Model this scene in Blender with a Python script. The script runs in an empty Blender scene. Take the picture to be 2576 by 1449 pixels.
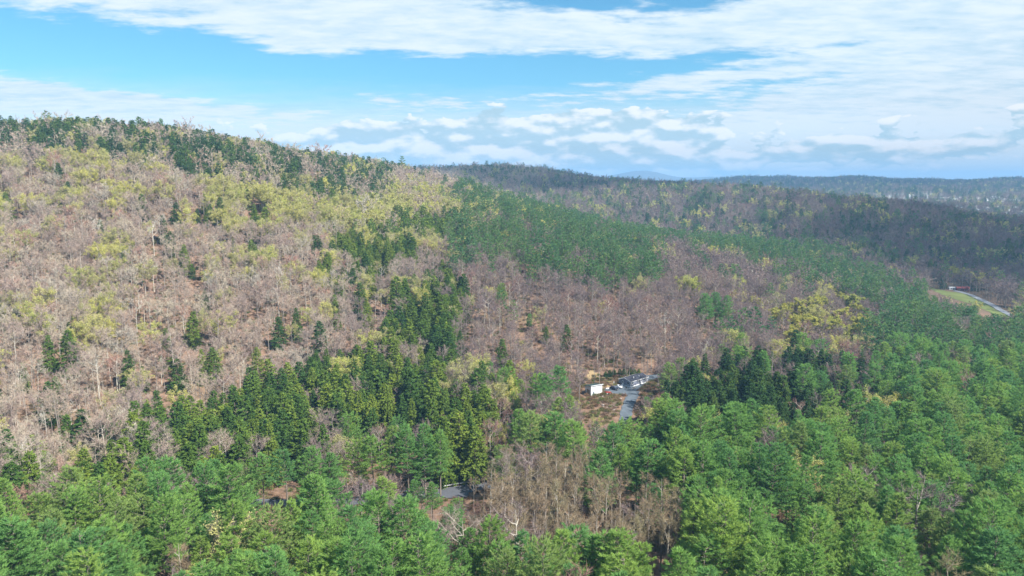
import bpy, math, random
import numpy as np
from mathutils import Vector, Matrix

R = math.radians
random.seed(7)
rng = np.random.default_rng(11)

# ------------------------------------------------------------------ camera
CAM_H = 106.0
PITCH = R(8.2)
FOC = 1839.0                      # focal length in units of a 2576 px wide frame
FW, FH = 2576.0, 1449.0
scene = bpy.context.scene
COL = scene.collection
cam_data = bpy.data.cameras.new("camera")
cam_data.sensor_width = 36.0
cam_data.lens = 36.0 * FOC / FW
cam_data.clip_start = 1.0
cam_data.clip_end = 60000.0
cam = bpy.data.objects.new("camera", cam_data)
COL.objects.link(cam)
cam.location = (0, 0, CAM_H)
cam.rotation_euler = (R(90) - PITCH, 0, 0)
scene.camera = cam

# ------------------------------------------------------------------ light and exposure
SUN_EL = 47.0
SUN_DIR = Vector((0.80, -0.60, 0)).normalized() * math.cos(R(SUN_EL)) + Vector((0, 0, math.sin(R(SUN_EL))))
sun_data = bpy.data.lights.new("sun", 'SUN')
sun_data.energy = 5.0
sun_data.angle = R(0.53)
sun_data.color = (1.0, 0.95, 0.87)
sun = bpy.data.objects.new("sun", sun_data)
COL.objects.link(sun)
sun.rotation_euler = (-SUN_DIR).to_track_quat('-Z', 'Y').to_euler()

scene.view_settings.view_transform = 'Standard'
scene.view_settings.look = 'None'
scene.view_settings.exposure = 1.3
scene.view_settings.gamma = 1.0
scene.view_settings.use_curve_mapping = False
scene.render.engine = 'CYCLES'
scene.cycles.max_bounces = 4
scene.cycles.diffuse_bounces = 2
scene.cycles.glossy_bounces = 2
scene.cycles.transmission_bounces = 2
scene.cycles.volume_bounces = 0
scene.cycles.transparent_max_bounces = 8
scene.cycles.use_denoising = True
scene.cycles.denoiser = 'OPENIMAGEDENOISE'
scene.cycles.denoising_input_passes = 'RGB_ALBEDO_NORMAL'
scene.cycles.denoising_prefilter = 'ACCURATE'
scene.cycles.caustics_reflective = False
scene.cycles.caustics_refractive = False


class NT:
    """small helper for writing node maths"""
    def __init__(self, tree):
        self.t = tree; self.n = tree.nodes; self.l = tree.links
    def new(self, kind, **kw):
        nd = self.n.new(kind)
        for k, v in kw.items():
            setattr(nd, k, v)
        return nd
    def put(self, sock, v):
        if isinstance(v, bpy.types.NodeSocket):
            self.l.new(v, sock)
        else:
            sock.default_value = v
    def m(self, op, a, b=None, c=None, clamp=False):
        nd = self.new('ShaderNodeMath', operation=op, use_clamp=clamp)
        self.put(nd.inputs[0], a)
        if b is not None: self.put(nd.inputs[1], b)
        if c is not None: self.put(nd.inputs[2], c)
        return nd.outputs[0]
    def smooth(self, v, a, b):
        nd = self.new('ShaderNodeMapRange', interpolation_type='SMOOTHSTEP')
        self.put(nd.inputs[0], v); self.put(nd.inputs[1], a); self.put(nd.inputs[2], b)
        nd.inputs[3].default_value = 0.0; nd.inputs[4].default_value = 1.0
        return nd.outputs[0]
    def mix(self, f, a, b, blend='MIX'):
        nd = self.new('ShaderNodeMix', data_type='RGBA', blend_type=blend)
        self.put(nd.inputs[0], f)
        self.put(nd.inputs[6], a if isinstance(a, bpy.types.NodeSocket) else (*a, 1))
        self.put(nd.inputs[7], b if isinstance(b, bpy.types.NodeSocket) else (*b, 1))
        return nd.outputs[2]
    def vec(self, x, y, z):
        nd = self.new('ShaderNodeCombineXYZ')
        for i, v in enumerate((x, y, z)): self.put(nd.inputs[i], v)
        return nd.outputs[0]
    def noise(self, vec, scale, detail=4.0, rough=0.55, dist=0.0, lac=2.0):
        nd = self.new('ShaderNodeTexNoise')
        if vec is not None: self.put(nd.inputs['Vector'], vec)
        nd.inputs['Scale'].default_value = scale; nd.inputs['Detail'].default_value = detail
        nd.inputs['Roughness'].default_value = rough; nd.inputs['Distortion'].default_value = dist
        nd.inputs['Lacunarity'].default_value = lac
        return nd.outputs[0]


SKY_STRENGTH = 0.08
world = bpy.data.worlds.new("World")
scene.world = world
world.cycles.sampling_method = 'MANUAL'
world.cycles.sample_map_resolution = 256
world.use_nodes = True
W = NT(world.node_tree)
W.n.clear()
w_out = W.new('ShaderNodeOutputWorld')
w_bg = W.new('ShaderNodeBackground')
w_bg.inputs['Strength'].default_value = SKY_STRENGTH
W.l.new(w_bg.outputs[0], w_out.inputs[0])
w_sky = W.new('ShaderNodeTexSky', sky_type='NISHITA')
w_sky.sun_disc = False
w_sky.sun_elevation = R(SUN_EL)
w_sky.sun_rotation = math.atan2(SUN_DIR.x, SUN_DIR.y)
w_sky.altitude = 400.0
w_sky.air_density = 1.0
w_sky.dust_density = 0.6
w_sky.ozone_density = 1.6
tc = W.new('ShaderNodeTexCoord')
sep = W.new('ShaderNodeSeparateXYZ')
W.l.new(tc.outputs['Generated'], sep.inputs[0])
dx, dy, dz = sep.outputs
az = W.m('MULTIPLY', W.m('ARCTAN2', dx, dy), 180 / math.pi)      # degrees to the right of the view
el = W.m('MULTIPLY', W.m('ARCSINE', dz), 180 / math.pi)          # degrees above the horizon


def blob(px, py, sx, sy, amp, tilt=0.0):
    """a soft cloud bank (amp > 0) or clearing (amp < 0) in the sky, centre and half sizes in the 2576 px frame"""
    a0 = math.degrees(math.atan((px - FW / 2) / FOC)); e0 = math.degrees((461 - py) / FOC)
    sa, se = math.degrees(sx / FOC), math.degrees(sy / FOC)
    da = W.m('SUBTRACT', az, a0)
    de = W.m('SUBTRACT', W.m('SUBTRACT', el, e0), W.m('MULTIPLY', da, tilt))
    da = W.m('DIVIDE', da, sa); de = W.m('DIVIDE', de, se)
    q = W.m('ADD', W.m('MULTIPLY', da, da), W.m('MULTIPLY', de, de))
    return W.m('MULTIPLY', W.m('POWER', math.e, W.m('MULTIPLY', q, -1.0)), amp)


def total(lst):
    s = lst[0]
    for x in lst[1:]: s = W.m('ADD', s, x)
    return s


# high streaky sheet, laid out on a flat layer overhead
zz = W.m('ADD', W.m('MAXIMUM', dz, 0.0), 0.10)
qx = W.m('DIVIDE', dx, zz); qy = W.m('DIVIDE', dy, zz)
pl = W.vec(qx, W.m('MULTIPLY', qy, 1.25), 3.7)
n_big = W.noise(pl, 1.1, 5.0, 0.58)
n_fine = W.noise(W.vec(W.m('MULTIPLY', qx, 0.9), W.m('MULTIPLY', qy, 1.9), 9.1), 3.0, 5.0, 0.66)
bias = total([
    blob(200, 62, 470, 60, 0.34, -0.05), blob(200, 288, 520, 34, 0.75, -0.02), blob(1000, 262, 260, 30, 0.40, -0.05), blob(860, 95, 330, 66, 0.50, -0.06), blob(1320, 118, 380, 42, 0.42, 0.0),
    blob(1150, 35, 330, 32, 0.22, 0.0), blob(770, 150, 120, 22, 0.25),
    blob(2050, 95, 420, 75, 0.46, 0.07), blob(2450, 170, 330, 190, 0.50), blob(1760, 222, 230, 26, 0.36, 0.10),
    blob(2150, 290, 460, 70, 0.46, 0.05), blob(1480, 222, 50, 10, 0.22),
    blob(450, 190, 620, 62, -0.62, -0.04), blob(1290, 190, 330, 42, -0.5), blob(1440, 28, 150, 26, -0.55, 0.0),
    blob(660, 20, 60, 22, -0.4), blob(1790, 30, 130, 26, -0.36, 0.12), blob(1800, 175, 260, 18, -0.26, 0.05), blob(1700, 275, 150, 26, -0.35, 0.05),
    blob(650, 255, 520, 40, -0.45, -0.03), blob(1990, 235, 200, 20, -0.22, 0.03)])
n_mid = W.noise(W.vec(qx, W.m('MULTIPLY', qy, 1.5), 21.0), 5.0, 5.0, 0.62)
cov = W.m('ADD', W.m('ADD', W.m('MULTIPLY', n_big, 0.62), W.m('ADD', W.m('MULTIPLY', n_fine, 0.36), W.m('MULTIPLY', n_mid, 0.62))), W.m('MULTIPLY', bias, 0.60))
sheet = W.smooth(cov, 0.72, 0.98)
# white veil towards the horizon
veil = W.m('MULTIPLY', W.smooth(W.m('ADD', el, W.m('MULTIPLY', n_fine, 3.0)), 9.4, 4.8), 0.95)
sheet = W.m('MAXIMUM', sheet, veil)

# low heaps of cumulus far away
cs = W.vec(W.m('MULTIPLY', az, 0.165), W.m('MULTIPLY', el, 0.36), 4.0)
cs2 = W.vec(W.m('ADD', W.m('MULTIPLY', az, 0.165), 0.05), W.m('ADD', W.m('MULTIPLY', el, 0.36), 0.17), 4.0)
c_n = W.noise(cs, 1.5, 4.0, 0.56)
c_n2 = W.noise(cs2, 1.5, 2.0, 0.56)
c_bias = total([blob(1480, 345, 300, 74, 0.38), blob(1020, 385, 250, 50, 0.32), blob(1300, 420, 900, 36, 0.24), blob(2330, 378, 180, 26, 0.20), blob(2050, 385, 90, 22, 0.2), blob(840, 350, 50, 28, 0.18)])
c_cov = W.smooth(W.m('SUBTRACT', W.m('ADD', c_n, c_bias), W.m('MULTIPLY', W.smooth(el, 4.0, 7.5), 0.3)), 0.575, 0.605)
c_lit = W.smooth(W.m('SUBTRACT', c_n, c_n2), -0.08, 0.10)
k = 1.0 / SKY_STRENGTH
sky_col = W.new('ShaderNodeHueSaturation')
W.l.new(w_sky.outputs[0], sky_col.inputs['Color'])
sky_col.inputs['Hue'].default_value = 0.478
sky_col.inputs['Saturation'].default_value = 1.12
sky_col.inputs['Value'].default_value = 1.0
sky_tint = W.mix(1.0, sky_col.outputs[0], (0.42, 0.67, 0.80), 'MULTIPLY')
sheet_col = W.mix(W.smooth(W.m('ADD', W.m('ADD', W.m('MULTIPLY', n_fine, 0.5), W.m('MULTIPLY', n_mid, 0.5)), W.m('MULTIPLY', W.smooth(el, 6.0, 1.0), 0.4)), 0.34, 0.62), (0.245 * k, 0.325 * k, 0.38 * k), (0.36 * k, 0.40 * k, 0.425 * k))
c1 = W.mix(sheet, sky_tint, sheet_col)
cum_col = W.mix(c_lit, (0.21 * k, 0.295 * k, 0.335 * k), (0.45 * k, 0.455 * k, 0.455 * k))
c2 = W.mix(W.m('MULTIPLY', c_cov, 0.92), c1, cum_col)
W.l.new(c2, w_bg.inputs['Color'])

# ------------------------------------------------------------------ terrain heights
D_ROWS = [30, 60, 130, 190, 250, 300, 350, 420, 500, 650, 720, 800, 1000, 1150, 1300, 1500, 1700, 2000, 2300, 3000, 3500, 4500, 7000, 14000, 26000]
COLS = {
    -400: [12, 10, 8, 0, -4, 2, 10, 30, 60, 124, 150, 150, 132, 116, 100, 90, 80, 75, 70, 60, 60, 60, 60, 100, 60],
    0:    [12, 10, 8, 0, -6, -3, 8, 28, 58, 122, 149, 149, 130, 115, 100, 90, 80, 75, 70, 60, 60, 60, 60, 100, 60],
    400:  [12, 10, 8, 2, -8, -14, -4, 16, 46, 118, 146, 150, 135, 118, 100, 90, 80, 75, 70, 60, 60, 60, 60, 100, 60],
    700:  [12, 10, 8, 2, -10, -16, -10, 6, 32, 84, 108, 130, 130, 120, 110, 100, 100, 105, 100, 90, 80, 60, 60, 100, 60],
    1000: [12, 10, 8, 1, -10, -14, -12, 0, 16, 46, 60, 74, 108, 113, 108, 100, 110, 138, 130, 100, 80, 60, 60, 100, 60],
    1300: [12, 10, 8, 0, -7, -8, -5, 5, 16, 42, 49, 55, 64, 44, 30, 50, 85, 124, 118, 90, 70, 60, 60, 100, 60],
    1600: [12, 10, 8, 0, -4, -4, -2, 1, 8, 22, 27, 32, 14, -4, 18, 54, 78, 97, 90, 60, 40, 80, 60, 100, 60],
    1900: [12, 10, 8, 2, -3, -5, -4, -4, -2, 6, 11, 17, 6, -2, 56, 84, 76, 60, 40, 30, 40, 122, 60, 100, 60],
    2200: [12, 10, 8, 0, -4, -8, -11, -12, -12, -10, -7, -11, 8, 52, 60, 48, 30, 20, 15, 18, 36, 112, 60, 100, 60],
    2576: [12, 10, 6, -2, -6, -10, -12, -14, -16, -16, -17, -18, 2, 8, 2, -6, -8, -6, 2, 30, 66, 92, 60, 100, 60],
    2950: [12, 10, 6, -2, -6, -10, -12, -14, -16, -20, -22, -24, -14, -8, -8, -10, -8, 0, 10, 60, 100, 110, 60, 100, 60],
}
GU = np.linspace(-0.95, 0.95, 191)
GL = np.linspace(math.log(30), math.log(26000), 260)


def build_grid():
    cu = np.array([(p - FW / 2) / FOC for p in COLS])
    tab = np.array(list(COLS.values()), float)
    a = np.array([np.interp(GL, np.log(D_ROWS), row) for row in tab])
    g = np.array([np.interp(GU, cu, a[:, j]) for j in range(a.shape[1])]).T
    def smooth(g, axis, s):
        r = int(3 * s); k = np.exp(-0.5 * (np.arange(-r, r + 1) / s) ** 2); k /= k.sum()
        pad = [(0, 0), (0, 0)]; pad[axis] = (r, r)
        gp = np.pad(g, pad, mode='edge')
        return np.apply_along_axis(lambda v: np.convolve(v, k, mode='valid'), axis, gp)
    return smooth(smooth(g, 0, 5.0), 1, 2.2)


GRID = build_grid()
_lat = np.random.default_rng(5).random((256, 256))


def vnoise(x, y):
    xi = np.floor(x).astype(int); yi = np.floor(y).astype(int)
    fx = x - xi; fy = y - yi
    fx = fx * fx * (3 - 2 * fx); fy = fy * fy * (3 - 2 * fy)
    g = lambda i, j: _lat[i & 255, j & 255]
    return (g(xi, yi) * (1 - fx) + g(xi + 1, yi) * fx) * (1 - fy) + (g(xi, yi + 1) * (1 - fx) + g(xi + 1, yi + 1) * fx) * fy - 0.5


def fbm(x, y, o=3):
    s = 0; a = 1.0
    for i in range(o):
        s = s + a * vnoise(x * 2 ** i + 17.3 * i, y * 2 ** i - 9.1 * i); a *= 0.5
    return s


PADS = []          # (x, y, z, r_flat, r_blend): levelled ground under the yard


def ground(x, y):
    x = np.asarray(x, float); y = np.asarray(y, float)
    r = np.hypot(x, y) + 1e-6
    ca = np.maximum(y / r, 0.5)
    d = np.clip(r * ca, 30, 25999)
    u = np.clip(np.where(y > 0.1 * r, x / np.maximum(y, 0.1 * r), np.sign(x) * 0.95), -0.95, 0.95)
    fu = (u + 0.95) / 1.9 * (len(GU) - 1); fl = (np.log(d) - GL[0]) / (GL[-1] - GL[0]) * (len(GL) - 1)
    i = np.clip(fu.astype(int), 0, len(GU) - 2); j = np.clip(fl.astype(int), 0, len(GL) - 2)
    a = fu - i; b = fl - j
    z = (GRID[i, j] * (1 - a) + GRID[i + 1, j] * a) * (1 - b) + (GRID[i, j + 1] * (1 - a) + GRID[i + 1, j + 1] * a) * b
    z = z + 2.4 * fbm(x / 55, y / 55, 2) * np.clip((d - 60) / 150, 0, 1)
    z = z + np.clip((d - 900) / 900, 0, 1) * 22 * fbm(x / 270 + 5, y / 270, 3) * np.clip((9000 - d) / 4000, 0, 1)
    ld = np.log(d)
    for (px, amp, sx) in ((2080, 20, 170), (1850, 14, 80), (2530, 18, 70), (2330, -8, 90)):
        z = z + amp * np.exp(-((u - (px - FW / 2) / FOC) * FOC / sx) ** 2 - ((ld - math.log(4500)) / 0.16) ** 2)
    z = z + np.clip((d - 2400) / 1500, 0, 1) * np.clip((9000 - d) / 3000, 0, 1) * 22 * fbm(x / 700 + 2, y / 900, 3)
    for (px, amp, sx) in ((1622, 168, 75), (1560, 70, 110), (1790, 112, 95), (1450, 60, 150), (2000, 30, 200)):
        z = z + amp * np.exp(-((u - (px - FW / 2) / FOC) * FOC / sx) ** 2 - ((ld - math.log(14500)) / 0.12) ** 2)
    for (cx, cy, cz, r0, r1) in PADS:
        w = np.clip((np.hypot(x - cx, y - cy) - r0) / (r1 - r0), 0, 1); w = w * w * (3 - 2 * w)
        z = cz * (1 - w) + z * w
    return z


CP, SP = math.cos(PITCH), math.sin(PITCH)


def project(x, y, z):
    """world point -> place in the 2576 px wide frame and depth (used to read positions off the photograph)"""
    x = np.asarray(x, float); y = np.asarray(y, float); dzz = np.asarray(z, float) - CAM_H
    dep = y * CP - dzz * SP
    return FW / 2 + FOC * x / dep, FH / 2 - FOC * (y * SP + dzz * CP) / dep, dep


def at(px, py, dmin=90.0, dmax=9000.0):
    """where the line of sight through a spot of the frame first meets the ground"""
    a = (px - FW / 2) / FOC; b = (FH / 2 - py) / FOC
    v = np.array([a, CP + b * SP, -SP + b * CP]); v /= v[1]
    t = np.exp(np.linspace(math.log(dmin), math.log(dmax), 5000))
    gap = CAM_H + t * v[2] - ground(t * v[0], t)
    hit = np.nonzero(gap <= 0)[0]
    k = hit[0] if len(hit) else len(t) - 1
    T = t[k]
    return Vector((T * v[0], T, float(ground(T * v[0], T))))


yard_c = at(1556, 982)
PADS.append((yard_c.x, yard_c.y, yard_c.z, 17.0, 34.0))
YZ = yard_c.z


def yard(px, py):
    """spot on the level yard"""
    a = (px - FW / 2) / FOC; b = (FH / 2 - py) / FOC
    v = (a, CP + b * SP, -SP + b * CP); t = (YZ - CAM_H) / v[2]
    return Vector((v[0] * t, v[1] * t, YZ))


# ------------------------------------------------------------------ materials
MATS = {}


def mat(name):
    m = bpy.data.materials.new(name); m.use_nodes = True
    m.node_tree.nodes.clear()
    t = NT(m.node_tree)
    MATS[name] = m
    return m, t


def finish(t, shader):
    o = t.new('ShaderNodeOutputMaterial'); t.l.new(shader, o.inputs['Surface'])


def ramp(t, fac, stops):
    r = t.new('ShaderNodeValToRGB'); cr = r.color_ramp
    while len(cr.elements) < len(stops): cr.elements.new(0.5)
    for e, (p, c) in zip(cr.elements, stops): e.position = p; e.color = (*c, 1)
    t.put(r.inputs[0], fac)
    return r.outputs[0]


def plain(name, col, rough=0.6, spec=0.3, var=0.12, scale=1.5, metal=0.0, bump=0.0):
    m, t = mat(name)
    p = t.new('ShaderNodeBsdfPrincipled')
    g = t.new('ShaderNodeTexCoord')
    n = t.noise(g.outputs['Object'], scale, 5.0, 0.6)
    c = t.mix(n, tuple(x * (1 - var) for x in col), tuple(min(1, x * (1 + var)) for x in col))
    t.l.new(c, p.inputs['Base Color'])
    p.inputs['Roughness'].default_value = rough; p.inputs['Specular IOR Level'].default_value = spec
    p.inputs['Metallic'].default_value = metal
    if bump:
        b = t.new('ShaderNodeBump'); b.inputs['Strength'].default_value = bump
        t.l.new(t.noise(g.outputs['Object'], scale * 6, 5, 0.6), b.inputs['Height']); t.l.new(b.outputs[0], p.inputs['Normal'])
    finish(t, p.outputs[0])
    return m


def foliage(name, stops, transl=0.35, scale=0.35, dark=0.75, east=None, span=(-200.0, -70.0)):
    """leaf or needle colour: a tree-to-tree ramp and a clump-to-clump shift"""
    m, t = mat(name)
    oi = t.new('ShaderNodeObjectInfo')
    base = ramp(t, oi.outputs['Random'], stops)
    g = t.new('ShaderNodeNewGeometry')
    if east:        # for twigs: maples rather than birches and beeches grow east of the ravine
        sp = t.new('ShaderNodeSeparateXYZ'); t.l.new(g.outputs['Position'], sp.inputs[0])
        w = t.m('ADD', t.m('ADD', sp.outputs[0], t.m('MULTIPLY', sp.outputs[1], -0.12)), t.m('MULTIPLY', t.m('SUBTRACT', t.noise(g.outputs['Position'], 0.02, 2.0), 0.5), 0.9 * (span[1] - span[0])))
        if span[0] > -100:      # hemlock ramp only: spruce high on the ridge takes the dark colour too
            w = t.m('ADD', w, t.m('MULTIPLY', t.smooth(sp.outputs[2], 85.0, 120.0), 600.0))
        base = t.mix(t.smooth(w, *span), base, ramp(t, oi.outputs['Random'], east))  # on hemlocks this mix paints the east grove's shade into the needles
    n = t.noise(g.outputs['Position'], scale, 3.0, 0.6)
    f = t.smooth(n, 0.3, 0.72)
    col = t.mix(f, tuple([dark] * 3), (1.12, 1.10, 1.02))
    col = t.mix(1.0, base, col, 'MULTIPLY')
    d = t.new('ShaderNodeBsdfDiffuse'); t.l.new(col, d.inputs[0])
    tr = t.new('ShaderNodeBsdfTranslucent'); t.l.new(col, tr.inputs[0])
    mx = t.new('ShaderNodeMixShader'); mx.inputs[0].default_value = transl
    t.l.new(d.outputs[0], mx.inputs[1]); t.l.new(tr.outputs[0], mx.inputs[2])
    finish(t, mx.outputs[0])
    return m


M_PINE = foliage('pine_needles', [(0.0, (0.155, 0.325, 0.115)), (0.3, (0.195, 0.375, 0.112)), (0.6, (0.235, 0.405, 0.108)), (0.85, (0.300, 0.435, 0.105)), (1.0, (0.25, 0.345, 0.125))], 0.55, dark=0.84)
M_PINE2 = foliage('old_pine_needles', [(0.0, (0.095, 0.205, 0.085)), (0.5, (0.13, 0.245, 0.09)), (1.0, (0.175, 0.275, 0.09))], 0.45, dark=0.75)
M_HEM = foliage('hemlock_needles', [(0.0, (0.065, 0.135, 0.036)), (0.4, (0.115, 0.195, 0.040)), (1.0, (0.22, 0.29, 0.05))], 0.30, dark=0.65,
                east=[(0.0, (0.045, 0.100, 0.038)), (0.5, (0.070, 0.140, 0.042)), (1.0, (0.13, 0.20, 0.048))], span=(-45.0, 25.0))  # east ramp is the right-hand grove's shade, put into the needle colour
M_BUD = foliage('new_leaves', [(0.0, (0.44, 0.43, 0.20)), (0.45, (0.52, 0.51, 0.19)), (0.75, (0.58, 0.56, 0.15)), (1.0, (0.44, 0.49, 0.15))], 0.45)
M_GOLD = foliage('yellow_leaves', [(0.0, (0.40, 0.39, 0.11)), (0.5, (0.47, 0.46, 0.11)), (1.0, (0.38, 0.42, 0.12))], 0.45)
M_TWIG = foliage('twigs', [(0.0, (0.31, 0.235, 0.215)), (0.3, (0.37, 0.29, 0.245)), (0.55, (0.41, 0.33, 0.265)), (0.72, (0.44, 0.375, 0.29)), (0.88, (0.40, 0.36, 0.31)), (1.0, (0.38, 0.205, 0.16))], 0.15, dark=0.85,
                 east=[(0.0, (0.18, 0.138, 0.145)), (0.3, (0.215, 0.165, 0.165)), (0.6, (0.24, 0.178, 0.162)), (0.8, (0.265, 0.218, 0.195)), (1.0, (0.26, 0.145, 0.125))])
M_ASPTWIG = foliage('catkin_twigs', [(0.0, (0.25, 0.19, 0.135)), (0.5, (0.29, 0.225, 0.15)), (1.0, (0.27, 0.24, 0.14))], 0.2)
M_BARK = foliage('grey_bark', [(0.0, (0.19, 0.165, 0.15)), (0.5, (0.29, 0.26, 0.235)), (0.9, (0.36, 0.33, 0.29)), (1.0, (0.50, 0.47, 0.42))], 0.0, dark=0.8)
M_PBARK = foliage('pine_bark', [(0.0, (0.13, 0.11, 0.095)), (1.0, (0.22, 0.19, 0.165))], 0.0)
M_WBARK = foliage('white_bark', [(0.0, (0.40, 0.37, 0.33)), (1.0, (0.52, 0.50, 0.45))], 0.0, dark=0.85)
M_BRUSH = foliage('brush', [(0.0, (0.20, 0.13, 0.09)), (0.4, (0.26, 0.17, 0.11)), (0.75, (0.20, 0.19, 0.08)), (1.0, (0.12, 0.17, 0.05))], 0.3)
M_RUST = foliage('dead_needles', [(0.0, (0.22, 0.09, 0.035)), (1.0, (0.27, 0.12, 0.05))], 0.3)

# forest floor: leaf litter, greener and greyer with distance where single trees blend
m, t = mat('forest_floor'); M_FLOOR = m
g = t.new('ShaderNodeNewGeometry')
n1 = t.noise(g.outputs['Position'], 0.02, 5.0, 0.6)
n2 = t.noise(g.outputs['Position'], 0.35, 5.0, 0.65)
litter = ramp(t, n2, [(0.25, (0.075, 0.056, 0.043)), (0.48, (0.165, 0.106, 0.074)), (0.62, (0.210, 0.136, 0.095)), (0.8, (0.25, 0.195, 0.15))])
moss = ramp(t, n2, [(0.3, (0.09, 0.085, 0.04)), (0.7, (0.20, 0.16, 0.075))])
c = t.mix(t.m('MULTIPLY', t.smooth(n1, 0.5, 0.7), 0.5), litter, moss)
# far away the ground stands for woods too distant to tell apart
ln = t.new('ShaderNodeVectorMath', operation='LENGTH'); t.l.new(g.outputs['Position'], ln.inputs[0])
n3 = t.noise(g.outputs['Position'], 0.012, 6.0, 0.7)
woods = ramp(t, n3, [(0.3, (0.03, 0.05, 0.028)), (0.5, (0.10, 0.085, 0.07)), (0.65, (0.15, 0.13, 0.085)), (0.8, (0.24, 0.22, 0.15))])
c = t.mix(t.smooth(ln.outputs['Value'], 480.0, 1500.0), c, woods)
# pale fields and roofs on the valley floor beyond the right-hand hill
sp = t.new('ShaderNodeSeparateXYZ'); t.l.new(g.outputs['Position'], sp.inputs[0])
vx = t.m('MULTIPLY', t.smooth(sp.outputs[0], 800.0, 1200.0), t.m('MULTIPLY', t.smooth(sp.outputs[1], 1450.0, 1800.0), t.smooth(sp.outputs[1], 3700.0, 3100.0)))
n4 = t.noise(g.outputs['Position'], 0.008, 4.0, 0.7)
c = t.mix(t.m('MULTIPLY', vx, t.smooth(n4, 0.46, 0.56)), c, (0.42, 0.43, 0.40))
p = t.new('ShaderNodeBsdfDiffuse'); t.l.new(c, p.inputs[0])
b = t.new('ShaderNodeBump'); b.inputs['Strength'].default_value = 0.8; b.inputs['Distance'].default_value = 0.4
t.l.new(n2, b.inputs['Height']); t.l.new(b.outputs[0], p.inputs['Normal'])
finish(t, p.outputs[0])

M_GRAVEL = plain('gravel', (0.085, 0.103, 0.122), 0.9, 0.2, 0.55, 0.45, bump=0.4)
M_ASPHALT = plain('asphalt', (0.085, 0.09, 0.105), 0.85, 0.25, 0.25, 0.4, bump=0.2)
M_PALEROAD = plain('pale_road_surface', (0.22, 0.235, 0.26), 0.7, 0.3, 0.25, 0.15)
M_GRASS = plain('pasture', (0.125, 0.15, 0.045), 0.9, 0.1, 0.5, 0.05)
M_DIRT = plain('bare_soil', (0.125, 0.088, 0.066), 0.95, 0.1, 0.45, 0.35, bump=0.5)
M_DRYGRASS = plain('dry_grass', (0.27, 0.20, 0.11), 0.95, 0.1, 0.45, 0.3, bump=0.5)
M_WHITE = plain('white_paint', (0.66, 0.67, 0.69), 0.5, 0.3, 0.05)
M_SIDING = plain('grey_siding', (0.17, 0.19, 0.25), 0.6, 0.3, 0.06)
M_SHINGLE = plain('charcoal_shingles', (0.035, 0.038, 0.052), 0.85, 0.2, 0.2, 0.9)
M_GREENROOF = plain('dark_green_metal_roof', (0.05, 0.085, 0.08), 0.5, 0.4, 0.12)
M_GLASS = plain('window_glass', (0.03, 0.04, 0.055), 0.08, 0.8, 0.1)
M_BLACKCAR = plain('black_car_paint', (0.012, 0.014, 0.03), 0.2, 0.6, 0.1)
M_SILVER = plain('silver_car_paint', (0.62, 0.63, 0.66), 0.3, 0.6, 0.04, metal=0.2)
M_RUBBER = plain('rubber', (0.02, 0.02, 0.02), 0.8, 0.2)
M_RED = plain('red_paint', (0.42, 0.05, 0.035), 0.45, 0.4, 0.15)
M_BARN = plain('barn_red', (0.24, 0.06, 0.055), 0.7, 0.2, 0.15)
M_STEEL = plain('galvanised_steel', (0.62, 0.63, 0.62), 0.45, 0.5, 0.08, metal=0.1)
M_WOOD = plain('weathered_wood', (0.30, 0.24, 0.18), 0.85, 0.2, 0.25)
M_ROCK = plain('pale_granite', (0.30, 0.27, 0.25), 0.9, 0.2, 0.3, 1.2)
M_LOG = plain('grey_log', (0.16, 0.12, 0.10), 0.9, 0.2, 0.3, 1.2)


# ------------------------------------------------------------------ mesh and object helpers
def mesh_np(name, v, f, mats, fm=None):
    """triangle mesh from arrays"""
    v = np.asarray(v, np.float32); f = np.asarray(f, np.int32)
    me = bpy.data.meshes.new(name)
    k = f.shape[1]
    me.vertices.add(len(v)); me.vertices.foreach_set('co', v.ravel())
    me.loops.add(f.size); me.loops.foreach_set('vertex_index', f.ravel())
    me.polygons.add(len(f))
    me.polygons.foreach_set('loop_start', np.arange(0, f.size, k, dtype=np.int32))
    me.polygons.foreach_set('loop_total', np.full(len(f), k, np.int32))
    for mm in (mats if isinstance(mats, (list, tuple)) else [mats]): me.materials.append(mm)
    if fm is not None: me.polygons.foreach_set('material_index', np.asarray(fm, np.int32))
    me.update(calc_edges=True); me.validate()
    return me


def link(name, data, parent=None, **props):
    o = bpy.data.objects.new(name, data); COL.objects.link(o)
    if parent is not None: o.parent = parent
    for k_, v_ in props.items(): o[k_] = v_
    return o


def thing(name, label, category, loc=(0, 0, 0), rz=0.0, group=None):
    o = link(name, None, label=label, category=category)
    o.location = loc; o.rotation_euler = (0, 0, rz); o.empty_display_size = 0.5
    if group: o['group'] = group
    return o


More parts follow.
